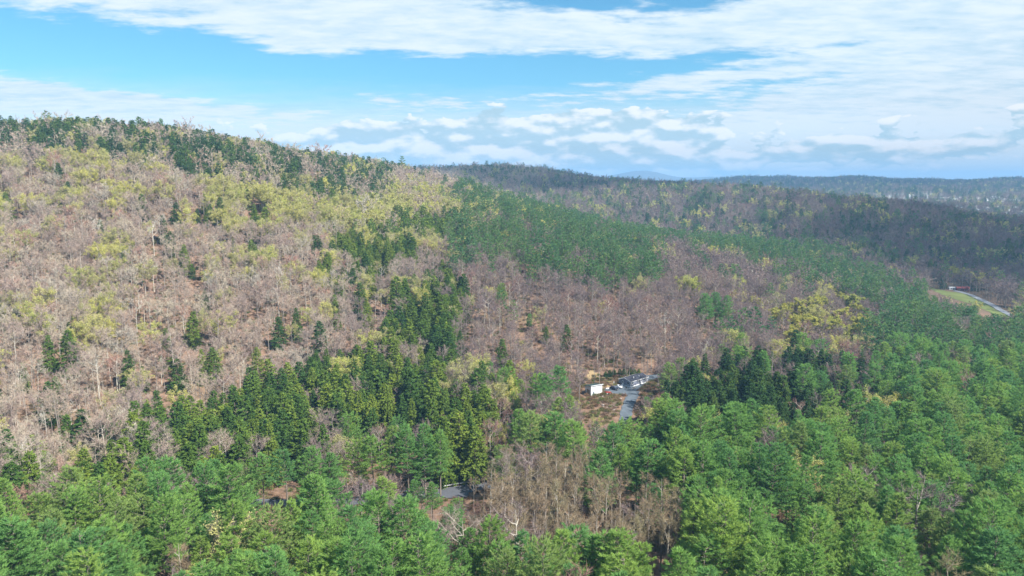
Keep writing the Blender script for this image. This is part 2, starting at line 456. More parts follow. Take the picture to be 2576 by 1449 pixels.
class MB:
    """collects simple shapes into one mesh"""
    def __init__(self): self.v = []; self.f = []
    def add(self, vs, fs):
        o = len(self.v); self.v += [tuple(p) for p in vs]; self.f += [tuple(o + i for i in q) for q in fs]; return self
    def box(self, c, s, rz=0.0):
        a, b_, c_ = s[0] / 2, s[1] / 2, s[2] / 2
        co, si = math.cos(rz), math.sin(rz)
        pts = [(x, y, z) for z in (-c_, c_) for (x, y) in ((-a, -b_), (a, -b_), (a, b_), (-a, b_))]
        pts = [(c[0] + x * co - y * si, c[1] + x * si + y * co, c[2] + z) for x, y, z in pts]
        return self.add(pts, [(3, 2, 1, 0), (4, 5, 6, 7), (0, 1, 5, 4), (1, 2, 6, 5), (2, 3, 7, 6), (3, 0, 4, 7)])
    def prism(self, prof, y0, y1):
        """a profile in x,z extruded along y"""
        n = len(prof)
        return self.add([(x, y0, z) for x, z in prof] + [(x, y1, z) for x, z in prof],
                        [tuple(range(n)), tuple(range(2 * n - 1, n - 1, -1))] + [(i, i + n, (i + 1) % n + n, (i + 1) % n) for i in range(n)])
    def tube(self, p0, p1, r0, r1, n=8, caps=True):
        p0 = Vector(p0); p1 = Vector(p1); d = (p1 - p0).normalized()
        a = d.orthogonal().normalized(); b_ = d.cross(a)
        ring = lambda p, r: [p + (a * math.cos(2 * math.pi * i / n) + b_ * math.sin(2 * math.pi * i / n)) * r for i in range(n)]
        fs = [(i, (i + 1) % n, (i + 1) % n + n, i + n) for i in range(n)]
        if caps: fs += [tuple(range(n - 1, -1, -1)), tuple(range(n, 2 * n))]
        return self.add(ring(p0, r0) + ring(p1, r1), fs)
    def build(self, name, material, parent=None, smooth=False, bevel=0.0, **props):
        me = bpy.data.meshes.new(name); me.from_pydata(self.v, [], self.f)
        me.materials.append(material); me.update()
        if smooth:
            for q in me.polygons: q.use_smooth = True
        o = link(name, me, parent, **props)
        if bevel:
            bm = o.modifiers.new('bevel', 'BEVEL'); bm.width = bevel; bm.segments = 2
        return o


# ------------------------------------------------------------------ the ground sheet
def build_ground():
    front = np.linspace(-R(52), R(52), 420)
    back = np.linspace(R(52), 2 * math.pi - R(52), 60)[1:-1]
    azs = np.concatenate([front, back]); na = len(azs)
    rs = np.concatenate([[3.0, 14.0], np.exp(np.linspace(math.log(30), math.log(17000), 290))]); nr = len(rs)
    A, RR = np.meshgrid(azs, rs)
    X = RR * np.sin(A); Y = RR * np.cos(A); Z = ground(X, Y)
    v = np.stack([X, Y, Z], -1).reshape(-1, 3)
    i, j = np.meshgrid(np.arange(nr - 1), np.arange(na), indexing='ij')
    j2 = (j + 1) % na
    f = np.stack([i * na + j, (i + 1) * na + j, (i + 1) * na + j2, i * na + j2], -1).reshape(-1, 4)
    me = mesh_np('ground', v, f[:, ::-1], M_FLOOR)
    me.polygons.foreach_set('use_smooth', np.ones(len(me.polygons), bool))
    link('ground', me, kind='structure', label='hilly forest floor covered in brown leaf litter', category='ground')


build_ground()


def drape(name, pts2d, material, lift, label, category, res=1.6, parent=None):
    """a sheet over the ground inside a world-space outline"""
    P = np.array(pts2d); lo = P.min(0); hi = P.max(0)
    xs = np.arange(lo[0], hi[0] + res, res); ys = np.arange(lo[1], hi[1] + res, res)
    Xg, Yg = np.meshgrid(xs, ys)
    jx = Xg + 0.45 * res * (rng.random(Xg.shape) - .5); jy = Yg + 0.45 * res * (rng.random(Xg.shape) - .5)
    ins = inside(jx, jy, P)
    Zg = ground(jx, jy) + lift
    idx = np.arange(Xg.size).reshape(Xg.shape)
    q = np.stack([idx[:-1, :-1], idx[:-1, 1:], idx[1:, 1:], idx[1:, :-1]], -1).reshape(-1, 4)
    keep = ins.ravel()[q].sum(1) >= 3
    q = q[keep]
    used = np.unique(q); remap = np.full(Xg.size, -1); remap[used] = np.arange(len(used))
    v = np.stack([jx, jy, Zg], -1).reshape(-1, 3)[used]
    return link(name, mesh_np(name, v, remap[q], material), parent, kind='structure', label=label, category=category)


def inside(x, y, poly):
    P = np.asarray(poly, float); n = len(P)
    r = np.zeros(np.shape(x), bool)
    for i in range(n):
        x0, y0 = P[i]; x1, y1 = P[(i + 1) % n]
        if y0 == y1: continue
        c_ = ((y0 > y) != (y1 > y)) & (x < (x1 - x0) * (y - y0) / (y1 - y0) + x0)
        r ^= c_
    return r


def strip(name, path, width, material, lift, label, category, step=2.5):
    """a road along a world-space path"""
    P = np.array([(p[0], p[1]) for p in path], float)
    s = np.concatenate([[0], np.cumsum(np.hypot(*np.diff(P, axis=0).T))])
    u = np.arange(0, s[-1], step)
    C = np.stack([np.interp(u, s, P[:, 0]), np.interp(u, s, P[:, 1])], 1)
    for _ in range(6):
        C[1:-1] = 0.25 * C[:-2] + 0.5 * C[1:-1] + 0.25 * C[2:]
    T = np.gradient(C, axis=0); T /= np.linalg.norm(T, axis=1)[:, None]
    N = np.stack([-T[:, 1], T[:, 0]], 1)
    offs = np.linspace(-width / 2, width / 2, 5)
    zc = ground(C[:, 0], C[:, 1])
    for _ in range(8):
        zc[1:-1] = 0.25 * zc[:-2] + 0.5 * zc[1:-1] + 0.25 * zc[2:]
    rows = []
    for o_ in offs:
        q = C + N * (o_ + (0.9 * (rng.random(len(C)) - .5)[:, None] if abs(o_) > width / 2 - .01 else 0))
        rows.append(np.stack([q[:, 0], q[:, 1], np.maximum(ground(q[:, 0], q[:, 1]), zc - 0.4) + lift], 1))
    v = np.concatenate(rows); n = len(C)
    f = [(a * n + i, a * n + i + 1, (a + 1) * n + i + 1, (a + 1) * n + i) for a in range(4) for i in range(n - 1)]
    link(name, mesh_np(name, v, np.array(f)[:, ::-1], material), kind='structure', label=label, category=category)
    return C, N, zc


# yard and drive
def ypoly(z):          # outline read off the close view of the yard
    return [tuple(yard((1740 + a / 9.9) * 0.8386, (1100 + b_ / 9.9) * 0.8386))[:2] for a, b_ in z]


YARD = ypoly([(640, 800), (700, 770), (950, 830), (1180, 820), (1300, 860), (1560, 840), (1700, 700), (1900, 560), (2150, 420), (2500, 330), (2560, 270), (2300, 260), (1900, 330), (1300, 560), (1000, 560), (860, 620), (690, 680)])
drape('gravel_yard', YARD, M_GRAVEL, 0.12, 'bluish grey gravel yard between the shed and the mobile home', 'yard', 1.0)
DRIVE = [yard(1597, 985), yard(1588, 1003), at(1580, 1025), at(1572, 1052)]
DRIVE += [Vector((DRIVE[-1].x - 2, DRIVE[-1].y - 16, 0))]
strip('driveway', DRIVE, 5.6, M_GRAVEL, 0.30, 'grey gravel driveway running down from the yard into the pines', 'driveway')
DIRT = ypoly([(600, 900), (700, 840), (900, 890), (1150, 860), (1250, 890), (1220, 1000), (1130, 1100), (1080, 1260), (900, 1330), (700, 1260), (620, 1080)])
drape('bare_bank', DIRT, M_DIRT, 0.16, 'cleared brown bank of bare soil below the shed', 'soil bank', 1.2)
DRYG = ypoly([(150, 330), (330, 200), (560, 300), (860, 320), (1100, 330), (1250, 330), (1230, 420), (1100, 560), (860, 620), (660, 640), (660, 500), (350, 470), (200, 480)])
drape('dry_grass_bank', DRYG, M_DRYGRASS, 0.14, 'tan dry grass bank behind the shed and the parked cars', 'grass bank', 1.2)

# main road through the foreground
RC = at(1140, 1236)
road_dir = Vector((0.975, 0.20, 0)).normalized()
RPATH = [(RC.x - 190, RC.y - 30), (RC.x - 90, RC.y - 17), (RC.x, RC.y), (RC.x + 60, RC.y + 13), (RC.x + 140, RC.y + 36), (RC.x + 240, RC.y + 60)]
road_c, road_n, road_z = strip('road', RPATH, 8.5, M_ASPHALT, 0.30, 'grey asphalt road showing through a gap in the foreground pines', 'road')
APRON = [(RC.x - 4, RC.y - 7.5), (RC.x + 6, RC.y - 7.5), (RC.x + 7, RC.y + 1), (RC.x - 4, RC.y - 1)]
drape('road_shoulder', APRON, M_ASPHALT, 0.36, 'grey paved shoulder on the near side of the road', 'road shoulder', 0.9)
BANKP = [(RC.x - 14, RC.y - 24), (RC.x - 6, RC.y - 22), (RC.x - 2, RC.y - 9.5), (RC.x - 9, RC.y - 9.5)]
drape('road_bank', BANKP, M_DIRT, 0.10, 'reddish brown earth bank below the road gap', 'soil bank', 1.2)

# far field and road on the right-hand spur
fz = lambda z: [at((2700 + a / 6.9) * 0.8386, (800 + b_ / 6.9) * 0.8386) for a, b_ in z]
FROAD = fz([(1120, 505), (1280, 535), (1420, 570), (1600, 650), (1750, 725), (1900, 800), (2100, 910), (2290, 1015), (2450, 1120)])
FIELD_UP = fz([(600, 405), (820, 480), (1000, 520), (1200, 535), (1420, 585), (1600, 670), (1900, 830), (2200, 985), (2420, 1110)])
FIELD_LO = fz([(2420, 1180), (2200, 1110), (1850, 950), (1500, 790), (1250, 715), (1000, 640), (800, 555), (620, 470)])
drape('pasture', [(p.x, p.y) for p in FIELD_UP + FIELD_LO], M_GRASS, 0.25, 'narrow green grass field below the distant curving road', 'field', 3.0)
strip('distant_road', FROAD, 6.5, M_PALEROAD, 0.45, 'pale sunlit road curving along the edge of the grass field', 'road', 4.0)

# ------------------------------------------------------------------ tree shapes
class Tri:
    """triangles gathered as arrays"""
    def __init__(self): self.v = []; self.n = 0
    def tris(self, a, b_, c_):
        self.v.append(np.stack([a, b_, c_], 1).reshape(-1, 3))
    def tube(self, pts, rad, n=5):
        pts = np.asarray(pts, float)
        for k_ in range(len(pts) - 1):
            d = pts[k_ + 1] - pts[k_]; d = d / (np.linalg.norm(d) + 1e-9)
            a = np.cross(d, [0.3, 0.9, 0.31]); a /= np.linalg.norm(a); b_ = np.cross(d, a)
            an = 2 * np.pi * np.arange(n) / n
            ring = np.cos(an)[:, None] * a + np.sin(an)[:, None] * b_
            r0 = pts[k_] + ring * rad[k_]; r1 = pts[k_ + 1] + ring * rad[k_ + 1]
            self.tris(r0, np.roll(r0, -1, 0), r1); self.tris(np.roll(r0, -1, 0), np.roll(r1, -1, 0), r1)
    def blades(self, p, d, length, width, g, face=None):
        """thin leaf-shaped triangles from p along d, their flat side turned roughly towards face"""
        d = d / (np.linalg.norm(d, axis=1)[:, None] + 1e-9)
        s = np.cross(d, g.normal(size=d.shape) if face is None else face + 0.45 * g.normal(size=d.shape)); s /= np.linalg.norm(s, axis=1)[:, None] + 1e-9
        self.tris(p - s * width[:, None] / 2, p + s * width[:, None] / 2, p + d * length[:, None])
    def arrays(self):
        v = np.concatenate(self.v); return v, np.arange(len(v)).reshape(-1, 3)


def unit(g, n):
    d = g.normal(size=(n, 3)); return d / np.linalg.norm(d, axis=1)[:, None]


def make_pine(seed, h=23.0, cb=0.32, rad=4.3, q=1.0, flat=0.0):
    """white pine: whorls of up-swept boughs carrying soft tufts; q < 1 is a simpler copy for far away"""
    g = np.random.default_rng(seed); T = Tri(); C = Tri()
    lean = g.normal(size=2) * 0.35
    ts = np.linspace(0, 1, 5)
    tp = np.stack([lean[0] * ts ** 2, lean[1] * ts ** 2, ts * h], 1)
    T.tube(tp, 0.30 * (1 - ts) ** 0.8 + 0.03, 6 if q > .6 else 4)
    z = cb * h * 0.75
    step = 0.95 / max(q, 0.45)
    side = g.random() * 6.28; amp = 0.18 + 0.2 * g.random()
    while z < h * 0.985:
        f = (z - cb * h) / (h * (1 - cb))
        dead = f < 0.0
        prof = min(1.0, 0.72 + 1.1 * f) * max(0.02, 1 - f) ** (0.44 + 0.14 * (seed % 3)) * 1.12 if not dead else 0.5
        nb = int(g.integers(4, 7)) if not dead else 3
        a0 = g.random() * 6.28
        for b_ in range(nb):
            az_ = a0 + b_ * 6.283 / nb + g.normal() * 0.25
            L = rad * prof * (0.72 + 0.45 * g.random()) * (1 + amp * math.cos(az_ - side))
            if L < 0.25: L = 0.25
            up = (0.05 + 0.75 * max(f, 0) ** 1.3) * (1 - flat * .7) + g.normal() * 0.07
            hd = np.array([math.cos(az_), math.sin(az_), 0]); pd = np.array([-hd[1], hd[0], 0])
            base = np.array([lean[0] * (z / h) ** 2, lean[1] * (z / h) ** 2, z])
            pt = lambda s: base + hd * (L * s)[:, None] + np.array([0, 0, 1]) * (up * L * s + 0.16 * L * s * s)[:, None]
            if q > 0.3:
                T.tube(pt(np.array([0, .5, .95])), [0.055, 0.035, 0.012], 3)
            if dead: continue
            nt = max(2, int(L * (2.9 if q > .6 else 1.5) * q + 2))
            s = 0.28 + 0.74 * g.random(nt) ** 0.75
            p0 = pt(s) + pd * (g.normal(size=nt) * 0.24 * L * (1.1 - 0.6 * s))[:, None]
            p0[:, 2] += g.normal(size=nt) * 0.10
            kk = 10 if q > 0.6 else 4
            P = np.repeat(p0, kk, 0); n = len(P)
            d = hd * 0.80 + np.array([0, 0, 0.62]) + unit(g, n) * 0.62 + pd * g.normal(size=n)[:, None] * 0.40
            ln_ = (0.55 + 0.50 * g.random(n)) * (1 if q > .6 else 1.7)
            C.blades(P + unit(g, n) * 0.12, d, ln_, (0.12 + 0.08 * g.random(n)) * (1 if q > .6 else 3.4), g, hd * 0.8 + np.array([0, 0, 0.8]))
        z += step * (0.75 + 0.5 * g.random())
    n = 14
    C.blades(np.repeat(tp[-1:], n, 0) - [0, 0, .4], unit(g, n) * .7 + [0, 0, .8], np.full(n, .8), np.full(n, .2), g)
    return T.arrays(), C.arrays()


def make_hemlock(seed, h=17.0, rad=3.7, q=1.0, cb=0.05, power=0.8):
    """hemlock: dense drooping sprays in a ragged cone"""
    g = np.random.default_rng(seed); T = Tri(); C = Tri()
    ts = np.linspace(0, 1, 4)
    T.tube(np.stack([0 * ts, 0 * ts, ts * h], 1), 0.26 * (1 - ts) + 0.02, 6 if q > .6 else 4)
    z = cb * h; side = g.random() * 6.28
    while z < h * 0.985:
        f = (z - cb * h) / (h * (1 - cb))
        prof = (1 - f) ** power * min(1, 0.62 + 1.6 * f) + 0.05
        nb = int(g.integers(5, 8)); a0 = g.random() * 6.28
        for b_ in range(nb):
            az_ = a0 + b_ * 6.283 / nb + g.normal() * 0.3
            L = max(0.25, rad * prof * (0.62 + 0.55 * g.random()) * (1 + 0.15 * math.cos(az_ - side)))
            up = -0.12 + 0.5 * f + g.normal() * 0.08
            hd = np.array([math.cos(az_), math.sin(az_), 0]); pd = np.array([-hd[1], hd[0], 0])
            nt = max(2, int((L * 2.6 + 2) * q))
            s = 0.22 + 0.8 * g.random(nt) ** 0.7
            p0 = np.array([0, 0, z]) + hd * (L * s)[:, None] + np.array([0, 0, 1]) * (up * L * s - 0.16 * L * s * s)[:, None]
            p0 = p0 + pd * (g.normal(size=nt) * 0.22 * L * (1.15 - 0.7 * s))[:, None]
            kk = 5 if q > .6 else 3
            P = np.repeat(p0, kk, 0); n = len(P)
            d = hd * 0.9 + np.array([0, 0, -0.22]) + unit(g, n) * 0.65
            C.blades(P + unit(g, n) * .1, d, (0.45 + 0.4 * g.random(n)) * (1 if q > .6 else 1.7), (0.28 + 0.14 * g.random(n)) * (1 if q > .6 else 2.2), g, hd * 0.9 + np.array([0, 0, 0.7]))
        z += (0.62 if q > .6 else 1.1) * (0.75 + 0.5 * g.random())
    n = 10
    C.blades(np.tile([[0, 0, h - .6]], (n, 1)), unit(g, n) * .45 + [0, 0, 1], np.full(n, .8), np.full(n, .2), g)
    return T.arrays(), C.arrays()


def make_bare(seed, h=16.0, rad=3.6, q=1.0, fork=0.42, leaves=0, leaf=0.3, limbs=8, upright=0.9, twigs=1.0, thick=1.0):
    """leafless hardwood: trunk, ascending limbs and a haze of twigs; leaves > 0 scatters opening leaves at the twig ends"""
    g = np.random.default_rng(seed); T = Tri(); C = Tri(); LF = Tri()
    lean = g.normal(size=2) * 0.5
    ts = np.linspace(0, 1, 5)
    bend = np.stack([lean[0] * ts ** 1.5 + g.normal(size=5) * .12 * ts, lean[1] * ts ** 1.5 + g.normal(size=5) * .12 * ts, ts * h * 0.9], 1)
    T.tube(bend, (0.19 * (1 - ts) ** 0.7 + 0.03) * thick, 6 if q > .6 else 3)
    tips = []
    for i in range(limbs):
        f = fork + (0.97 - fork) * (i + g.random() * .8) / limbs
        base = np.array([np.interp(f * 0.95, ts, bend[:, k_]) for k_ in range(3)])
        az_ = i * 2.4 + g.normal() * 0.4
        hd = np.array([math.cos(az_), math.sin(az_), 0])
        prof = math.sqrt(max(0.08, 1 - ((f - 0.55) / 0.5) ** 2))
        L = rad * prof * (0.8 + 0.4 * g.random())
        rise = L * upright * (0.8 + 0.5 * g.random())
        rise = min(rise, h - base[2] + 0.4)
        s = np.array([0, .35, .7, 1.0])
        lp = base + hd * (L * s ** 0.85)[:, None] + np.array([0, 0, 1]) * (rise * s ** 1.25)[:, None] + g.normal(size=(4, 3)) * 0.10 * s[:, None] * L / 2
        T.tube(lp, np.array([0.085, 0.06, 0.04, 0.02]) * thick, 4 if q > .6 else 3)
        nsub = 6 if q > .6 else 4
        for j_ in range(nsub):
            s1 = 0.3 + 0.7 * (j_ + g.random()) / nsub
            b0 = np.array([np.interp(s1, s, lp[:, k_]) for k_ in range(3)])
            d = hd * 0.5 + np.array([0, 0, 0.65]) + unit(g, 1)[0] * 0.85
            l2 = (1.3 + 1.1 * g.random()) * (rad / 4.0) ** .8
            e0 = b0 + d / np.linalg.norm(d) * l2
            if q > .6: (T if j_ % 2 else C).tube(np.stack([b0, e0]), [0.03 * thick, 0.012], 3)
            tips.append((b0, e0))
    B0 = np.array([a for a, _ in tips]); E0 = np.array([b_ for _, b_ in tips])
    kk = int((13 if q > .6 else 6) * twigs)
    if kk:
        s = g.random((len(B0), kk, 1)) * 0.9 + 0.1
        P = (B0[:, None] * (1 - s) + E0[:, None] * s).reshape(-1, 3); n = len(P)
        dd = np.repeat(E0 - B0, kk, 0); dd /= np.linalg.norm(dd, axis=1)[:, None]
        d = dd * 0.5 + unit(g, n) * 0.8 + [0, 0, 0.35]
        C.blades(P, d, (0.9 + 1.1 * g.random(n)), (0.055 + 0.03 * g.random(n)) * (1 if q > .6 else 3.4), g)
        C.blades(P + unit(g, n) * .3, d + unit(g, n) * .6, (0.7 + 0.9 * g.random(n)), (0.05 + 0.025 * g.random(n)) * (1 if q > .6 else 3.4), g)
    if leaves:
        w = g.integers(0, len(E0), leaves)
        P = E0[w] * (0.55 + 0.5 * g.random((leaves, 1))) + B0[w] * 0.0
        s = 0.35 + 0.75 * g.random((leaves, 1))
        P = B0[w] * (1 - s) + E0[w] * s + g.normal(size=(leaves, 3)) * 0.42
        LF.blades(P, unit(g, leaves) + [0, 0, .3], leaf * (0.8 + 0.8 * g.random(leaves)), leaf * (0.6 + 0.5 * g.random(leaves)), g)
    return T.arrays(), C.arrays(), (LF.arrays() if leaves else None)


PROTO = {}          # kind -> list of (trunk mesh, crown mesh, far object or None)


def proto(kind, parts, mats_, far=False):
    """keep the trunk and crown meshes for single trees, and one joined object for the woods"""
    (tv, tf), (cv, cf) = parts[0], parts[1]
    lf = parts[2] if len(parts) > 2 else None
    fm = np.zeros(len(cf), int)
    if lf is not None:
        lv, lfa = lf
        cf = np.concatenate([cf, lfa + len(cv)]); cv = np.concatenate([cv, lv]); fm = np.concatenate([fm, np.ones(len(lfa), int)])
    tm = None if far else mesh_np('trunk', tv, tf, mats_[0])
    cm = None if far else mesh_np('crown', cv, cf, mats_[1:], fm)
    av = np.concatenate([tv, cv]); af = np.concatenate([tf, cf + len(tv)])
    am = np.concatenate([np.zeros(len(tf), int), fm + 1])
    ob = bpy.data.objects.new(kind + '_shape', mesh_np(kind + '_shape', av, af, mats_, am))
    PROTO.setdefault(kind + ('_far' if far else ''), []).append((tm, cm, ob))


for i in range(8):
    proto('pine', make_pine(100 + i, h=24 + i % 3, cb=(0.30, 0.38, 0.33, 0.45, 0.26, .35, .5, .28)[i], rad=(5.9, 5.2, 6.5, 5.0, 6.1, 4.6, 5.2, 5.6)[i], flat=(0, .2, 0, .5, 0, .3, .6, .1)[i]), [M_PBARK, M_PINE])
for i in range(4):
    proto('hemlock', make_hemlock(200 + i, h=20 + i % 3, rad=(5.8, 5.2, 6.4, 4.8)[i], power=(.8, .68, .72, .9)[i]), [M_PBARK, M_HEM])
for i in range(5):
    proto('bare', make_bare(300 + i, h=(20, 21, 19, 21, 18)[i], rad=(4.2, 3.4, 4.8, 3.8, 3.2)[i], fork=(.45, .55, .40, .5, .55)[i], limbs=(9, 7, 10, 8, 7)[i], twigs=(1.1, .9, 1.2, 1.0, .9)[i], thick=(1.1, .95, 1.25, 1.0, .85)[i]), [M_BARK, M_TWIG])
for i in range(4):
    proto('budding', make_bare(400 + i, h=(20, 19, 21, 18)[i], rad=(5.0, 4.6, 4.8, 5.6)[i], leaves=(3200, 2200, 2800, 3800)[i], leaf=.34, limbs=10, twigs=.6, thick=1.1), [M_BARK, M_TWIG, M_BUD])
for i in range(3):
    proto('golden', make_bare(500 + i, h=18, rad=(6.4, 5.6, 7.0)[i], fork=.22, leaves=8500, leaf=.54, limbs=11, twigs=.4), [M_BARK, M_TWIG, M_GOLD])
for i in range(3):
    proto('aspen', make_bare(600 + i, h=(23, 24, 22)[i], rad=(2.3, 1.9, 2.5)[i], fork=.5, limbs=8, upright=1.5, twigs=.8, thick=1.1), [M_BARK, M_ASPTWIG])
for i in range(3):
    proto('birch', make_bare(700 + i, h=21, rad=(3.8, 3.0, 4.2)[i], fork=(.5, .58, .45)[i], limbs=5, upright=1.5, twigs=.5, thick=1.0), [M_WBARK, M_WBARK])
for i in range(3):
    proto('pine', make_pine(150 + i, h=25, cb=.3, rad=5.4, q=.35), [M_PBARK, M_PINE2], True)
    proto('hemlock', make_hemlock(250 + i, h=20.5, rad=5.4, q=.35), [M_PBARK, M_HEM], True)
    proto('bare', make_bare(350 + i, h=19, rad=5.2, q=.4, limbs=10, fork=.35), [M_BARK, M_TWIG], True)
    proto('budding', make_bare(450 + i, h=19, rad=5.2, q=.4, limbs=10, fork=.35, leaves=1000, leaf=.72, twigs=.5), [M_BARK, M_TWIG, M_BUD], True)
PROTO['golden_far'] = PROTO['budding_far']; PROTO['aspen_far'] = PROTO['bare_far']; PROTO['birch_far'] = PROTO['bare_far']
HEIGHT = dict(pine=25, hemlock=21, bare=19.8, budding=19.5, golden=18, aspen=23, birch=21)
CROWN = dict(pine=5.4, hemlock=5.2, bare=4.6, budding=4.9, golden=6.2, aspen=2.9, birch=3.6)

# ------------------------------------------------------------------ where the stands grow
# (name, outline in the frame, near and far limit in metres, kinds with shares, density, size)
Z = []
def stand(name, poly, dlim, mix_, dens=1.0, size=1.0): Z.append((name, poly, dlim, mix_, dens, size))


stand('roadside aspen patch', [(1180, 1185), (1280, 1160), (1480, 1180), (1600, 1205), (1730, 1215), (1735, 1320), (1640, 1360), (1560, 1392), (1400, 1380), (1270, 1330), (1200, 1280)], (100, 330), dict(aspen=.84, bare=.16), 1.0)
stand('small left pine clump', [(570, 1240), (600, 1165), (700, 1130), (800, 1120), (850, 1180), (850, 1260), (780, 1290), (600, 1290)], (100, 330), dict(pine=.5, bare=.5), .3, .8)
stand('tall roadside pine clump', [(885, 1210), (900, 1110), (960, 1075), (1080, 1080), (1140, 1130), (1145, 1225), (1040, 1250), (900, 1250)], (255, 400), dict(pine=.5, bare=.5), .4, .75)
stand('foreground pine stand', [(-400, 1390), (0, 1345), (100, 1290), (330, 1262), (560, 1255), (600, 1310), (880, 1285), (1060, 1300), (1200, 1312), (1290, 1345), (1420, 1385), (1560, 1395), (1740, 1330), (1750, 1210), (1800, 1150), (3000, 1140), (3000, 1900), (-400, 1900)], (60, 420), dict(pine=.92, bare=.045, aspen=.02, budding=.015), .97, .95)
stand('pine belt below house', [(1255, 1130), (1330, 1080), (1500, 1075), (1560, 1065), (1700, 1080), (1950, 1065), (2150, 1055), (2350, 1010), (2576, 960), (3000, 930), (3000, 1160), (1720, 1210), (1700, 1220), (1480, 1185), (1270, 1170)], (180, 480), dict(pine=.9, bare=.08, budding=.02), .9)
stand('dark hemlock grove', [(1680, 1030), (1740, 935), (1860, 900), (2000, 895), (2100, 915), (2180, 940), (2190, 1010), (1990, 1040), (1850, 1050)], (250, 640), dict(hemlock=.72, bare=.17, pine=.09, budding=.02), .95, 1.05)
stand('yellow tree cluster', [(1950, 830), (2000, 770), (2110, 750), (2180, 770), (2190, 850), (2100, 885), (1980, 875)], (300, 800), dict(golden=.26, bare=.68, budding=.06), .9)
stand('right slope pines', [(2230, 1020), (2250, 900), (2180, 860), (2160, 800), (2250, 770), (2320, 770), (2460, 800), (2600, 830), (3000, 900), (3000, 1000)], (250, 760), dict(pine=.80, bare=.16, budding=.04), .95)
stand('central pine stand', [(1120, 600), (1180, 560), (1400, 560), (1560, 580), (1650, 600), (1650, 710), (1560, 735), (1430, 715), (1330, 705), (1290, 680), (1150, 690)], (430, 980), dict(pine=.76, bare=.19, budding=.05), 1.0)
stand('spur crest pines', [(1090, 490), (1200, 480), (1320, 500), (1480, 530), (1640, 565), (1640, 600), (1400, 570), (1200, 570), (1150, 540)], (500, 1100), dict(pine=.55, budding=.2, bare=.25), 1.0)
stand('long spur pines', [(1640, 555), (1760, 550), (1900, 575), (2050, 615), (2150, 675), (2250, 715), (2330, 745), (2300, 785), (2150, 770), (2080, 720), (1980, 700), (1840, 650), (1720, 640), (1650, 620)], (430, 960), dict(pine=.74, bare=.2, budding=.06), 1.0)
stand('bare spur slope', [(1650, 620), (1850, 655), (2000, 700), (2140, 780), (1950, 790), (1980, 880), (1900, 900), (1820, 900), (1800, 760), (1700, 720)], (400, 900), dict(bare=.76, pine=.12, budding=.1, golden=.02), 1.0)
stand('bare house slope', [(1190, 720), (1500, 735), (1650, 700), (1800, 680), (1830, 780), (1860, 900), (1750, 930), (1640, 930), (1480, 930), (1460, 1060), (1330, 1080), (1260, 1080), (1270, 950), (1210, 860), (1180, 780)], (330, 800), dict(bare=.95, birch=.015, budding=.02, pine=.015), 1.0, .88)
stand('hemlock ravine', [(560, 1010), (700, 940), (860, 890), (960, 880), (1000, 780), (1040, 735), (1170, 735), (1190, 860), (1250, 960), (1260, 1110), (1200, 1180), (1140, 1150), (1120, 1080), (900, 1090), (860, 1130), (600, 1160), (580, 1100)], (230, 640), dict(hemlock=.78, bare=.14, budding=.07, pine=.01), 1.0, 1.12)
stand('hemlock trail', [(760, 600), (860, 640), (960, 700), (1180, 690), (1185, 745), (1040, 745), (990, 790), (900, 760), (820, 700)], (380, 700), dict(hemlock=.40, bare=.44, budding=.16), 1.0)
stand('central hemlock band', [(820, 650), (850, 585), (960, 560), (1050, 540), (1200, 550), (1210, 590), (1110, 600), (1100, 640), (950, 690), (840, 690)], (450, 1000), dict(hemlock=.72, budding=.13, bare=.15), 1.0)
stand('left slope foot', [(200, 1120), (400, 990), (560, 1030), (600, 1180), (560, 1220), (330, 1215), (100, 1230), (0, 1260), (-300, 1250), (-300, 1150)], (200, 460), dict(hemlock=.55, bare=.39, budding=.06), 1.0, 1.1)
stand('left ridge conifers', [(-500, 250), (0, 280), (150, 280), (420, 290), (600, 320), (760, 360), (860, 385), (960, 415), (1010, 445), (960, 470), (850, 480), (700, 455), (600, 440), (440, 420), (250, 405), (100, 395), (0, 385), (-500, 370)], (450, 1300), dict(hemlock=.66, bare=.2, budding=.1, pine=.04), 1.0, 1.05)
stand('dark upper slope', [(440, 415), (600, 435), (700, 450), (850, 478), (960, 468), (1000, 490), (900, 515), (760, 500), (600, 480), (480, 460)], (400, 1200), dict(bare=.5, hemlock=.38, budding=.12), 1.0)
stand('yellow hillside band', [(480, 480), (640, 465), (900, 495), (1080, 525), (1100, 560), (900, 565), (760, 570), (560, 530)], (380, 1150), dict(budding=.72, bare=.22, hemlock=.06), 1.0)
stand('upper left hillside', [(-500, 360), (0, 370), (440, 400), (850, 470), (1150, 470), (1150, 580), (-500, 580)], (380, 1200), dict(bare=.62, budding=.29, hemlock=.09), 1.0)
stand('middle left hillside', [(-500, 580), (1250, 560), (1250, 760), (-500, 770)], (330, 900), dict(bare=.74, budding=.20, hemlock=.045, birch=.015), 1.0)
stand('lower left hillside', [(-500, 770), (1250, 740), (1250, 1100), (600, 1180), (-500, 1270)], (220, 700), dict(bare=.81, budding=.09, hemlock=.08, birch=.02), .78)
stand('distant blue ridge', [(-500, 300), (3100, 300), (3100, 900), (-500, 900)], (3300, 6000), dict(hemlock=.55, bare=.38, budding=.07), 1.0, 1.0)
stand('far purple hill', [(-500, 380), (3100, 380), (3100, 900), (-500, 900)], (860, 6000), dict(bare=.56, hemlock=.26, pine=.07, budding=.11), 1.0, 1.0)
stand('slope beyond road', [(2100, 640), (3100, 600), (3100, 860), (2300, 800)], (700, 1300), dict(bare=.70, hemlock=.1, budding=.12, pine=.08), 1.0)
stand('mixed woods', [(-900, -100), (3500, -100), (3500, 2200), (-900, 2200)], (60, 7000), dict(bare=.62, pine=.25, budding=.13), .9)

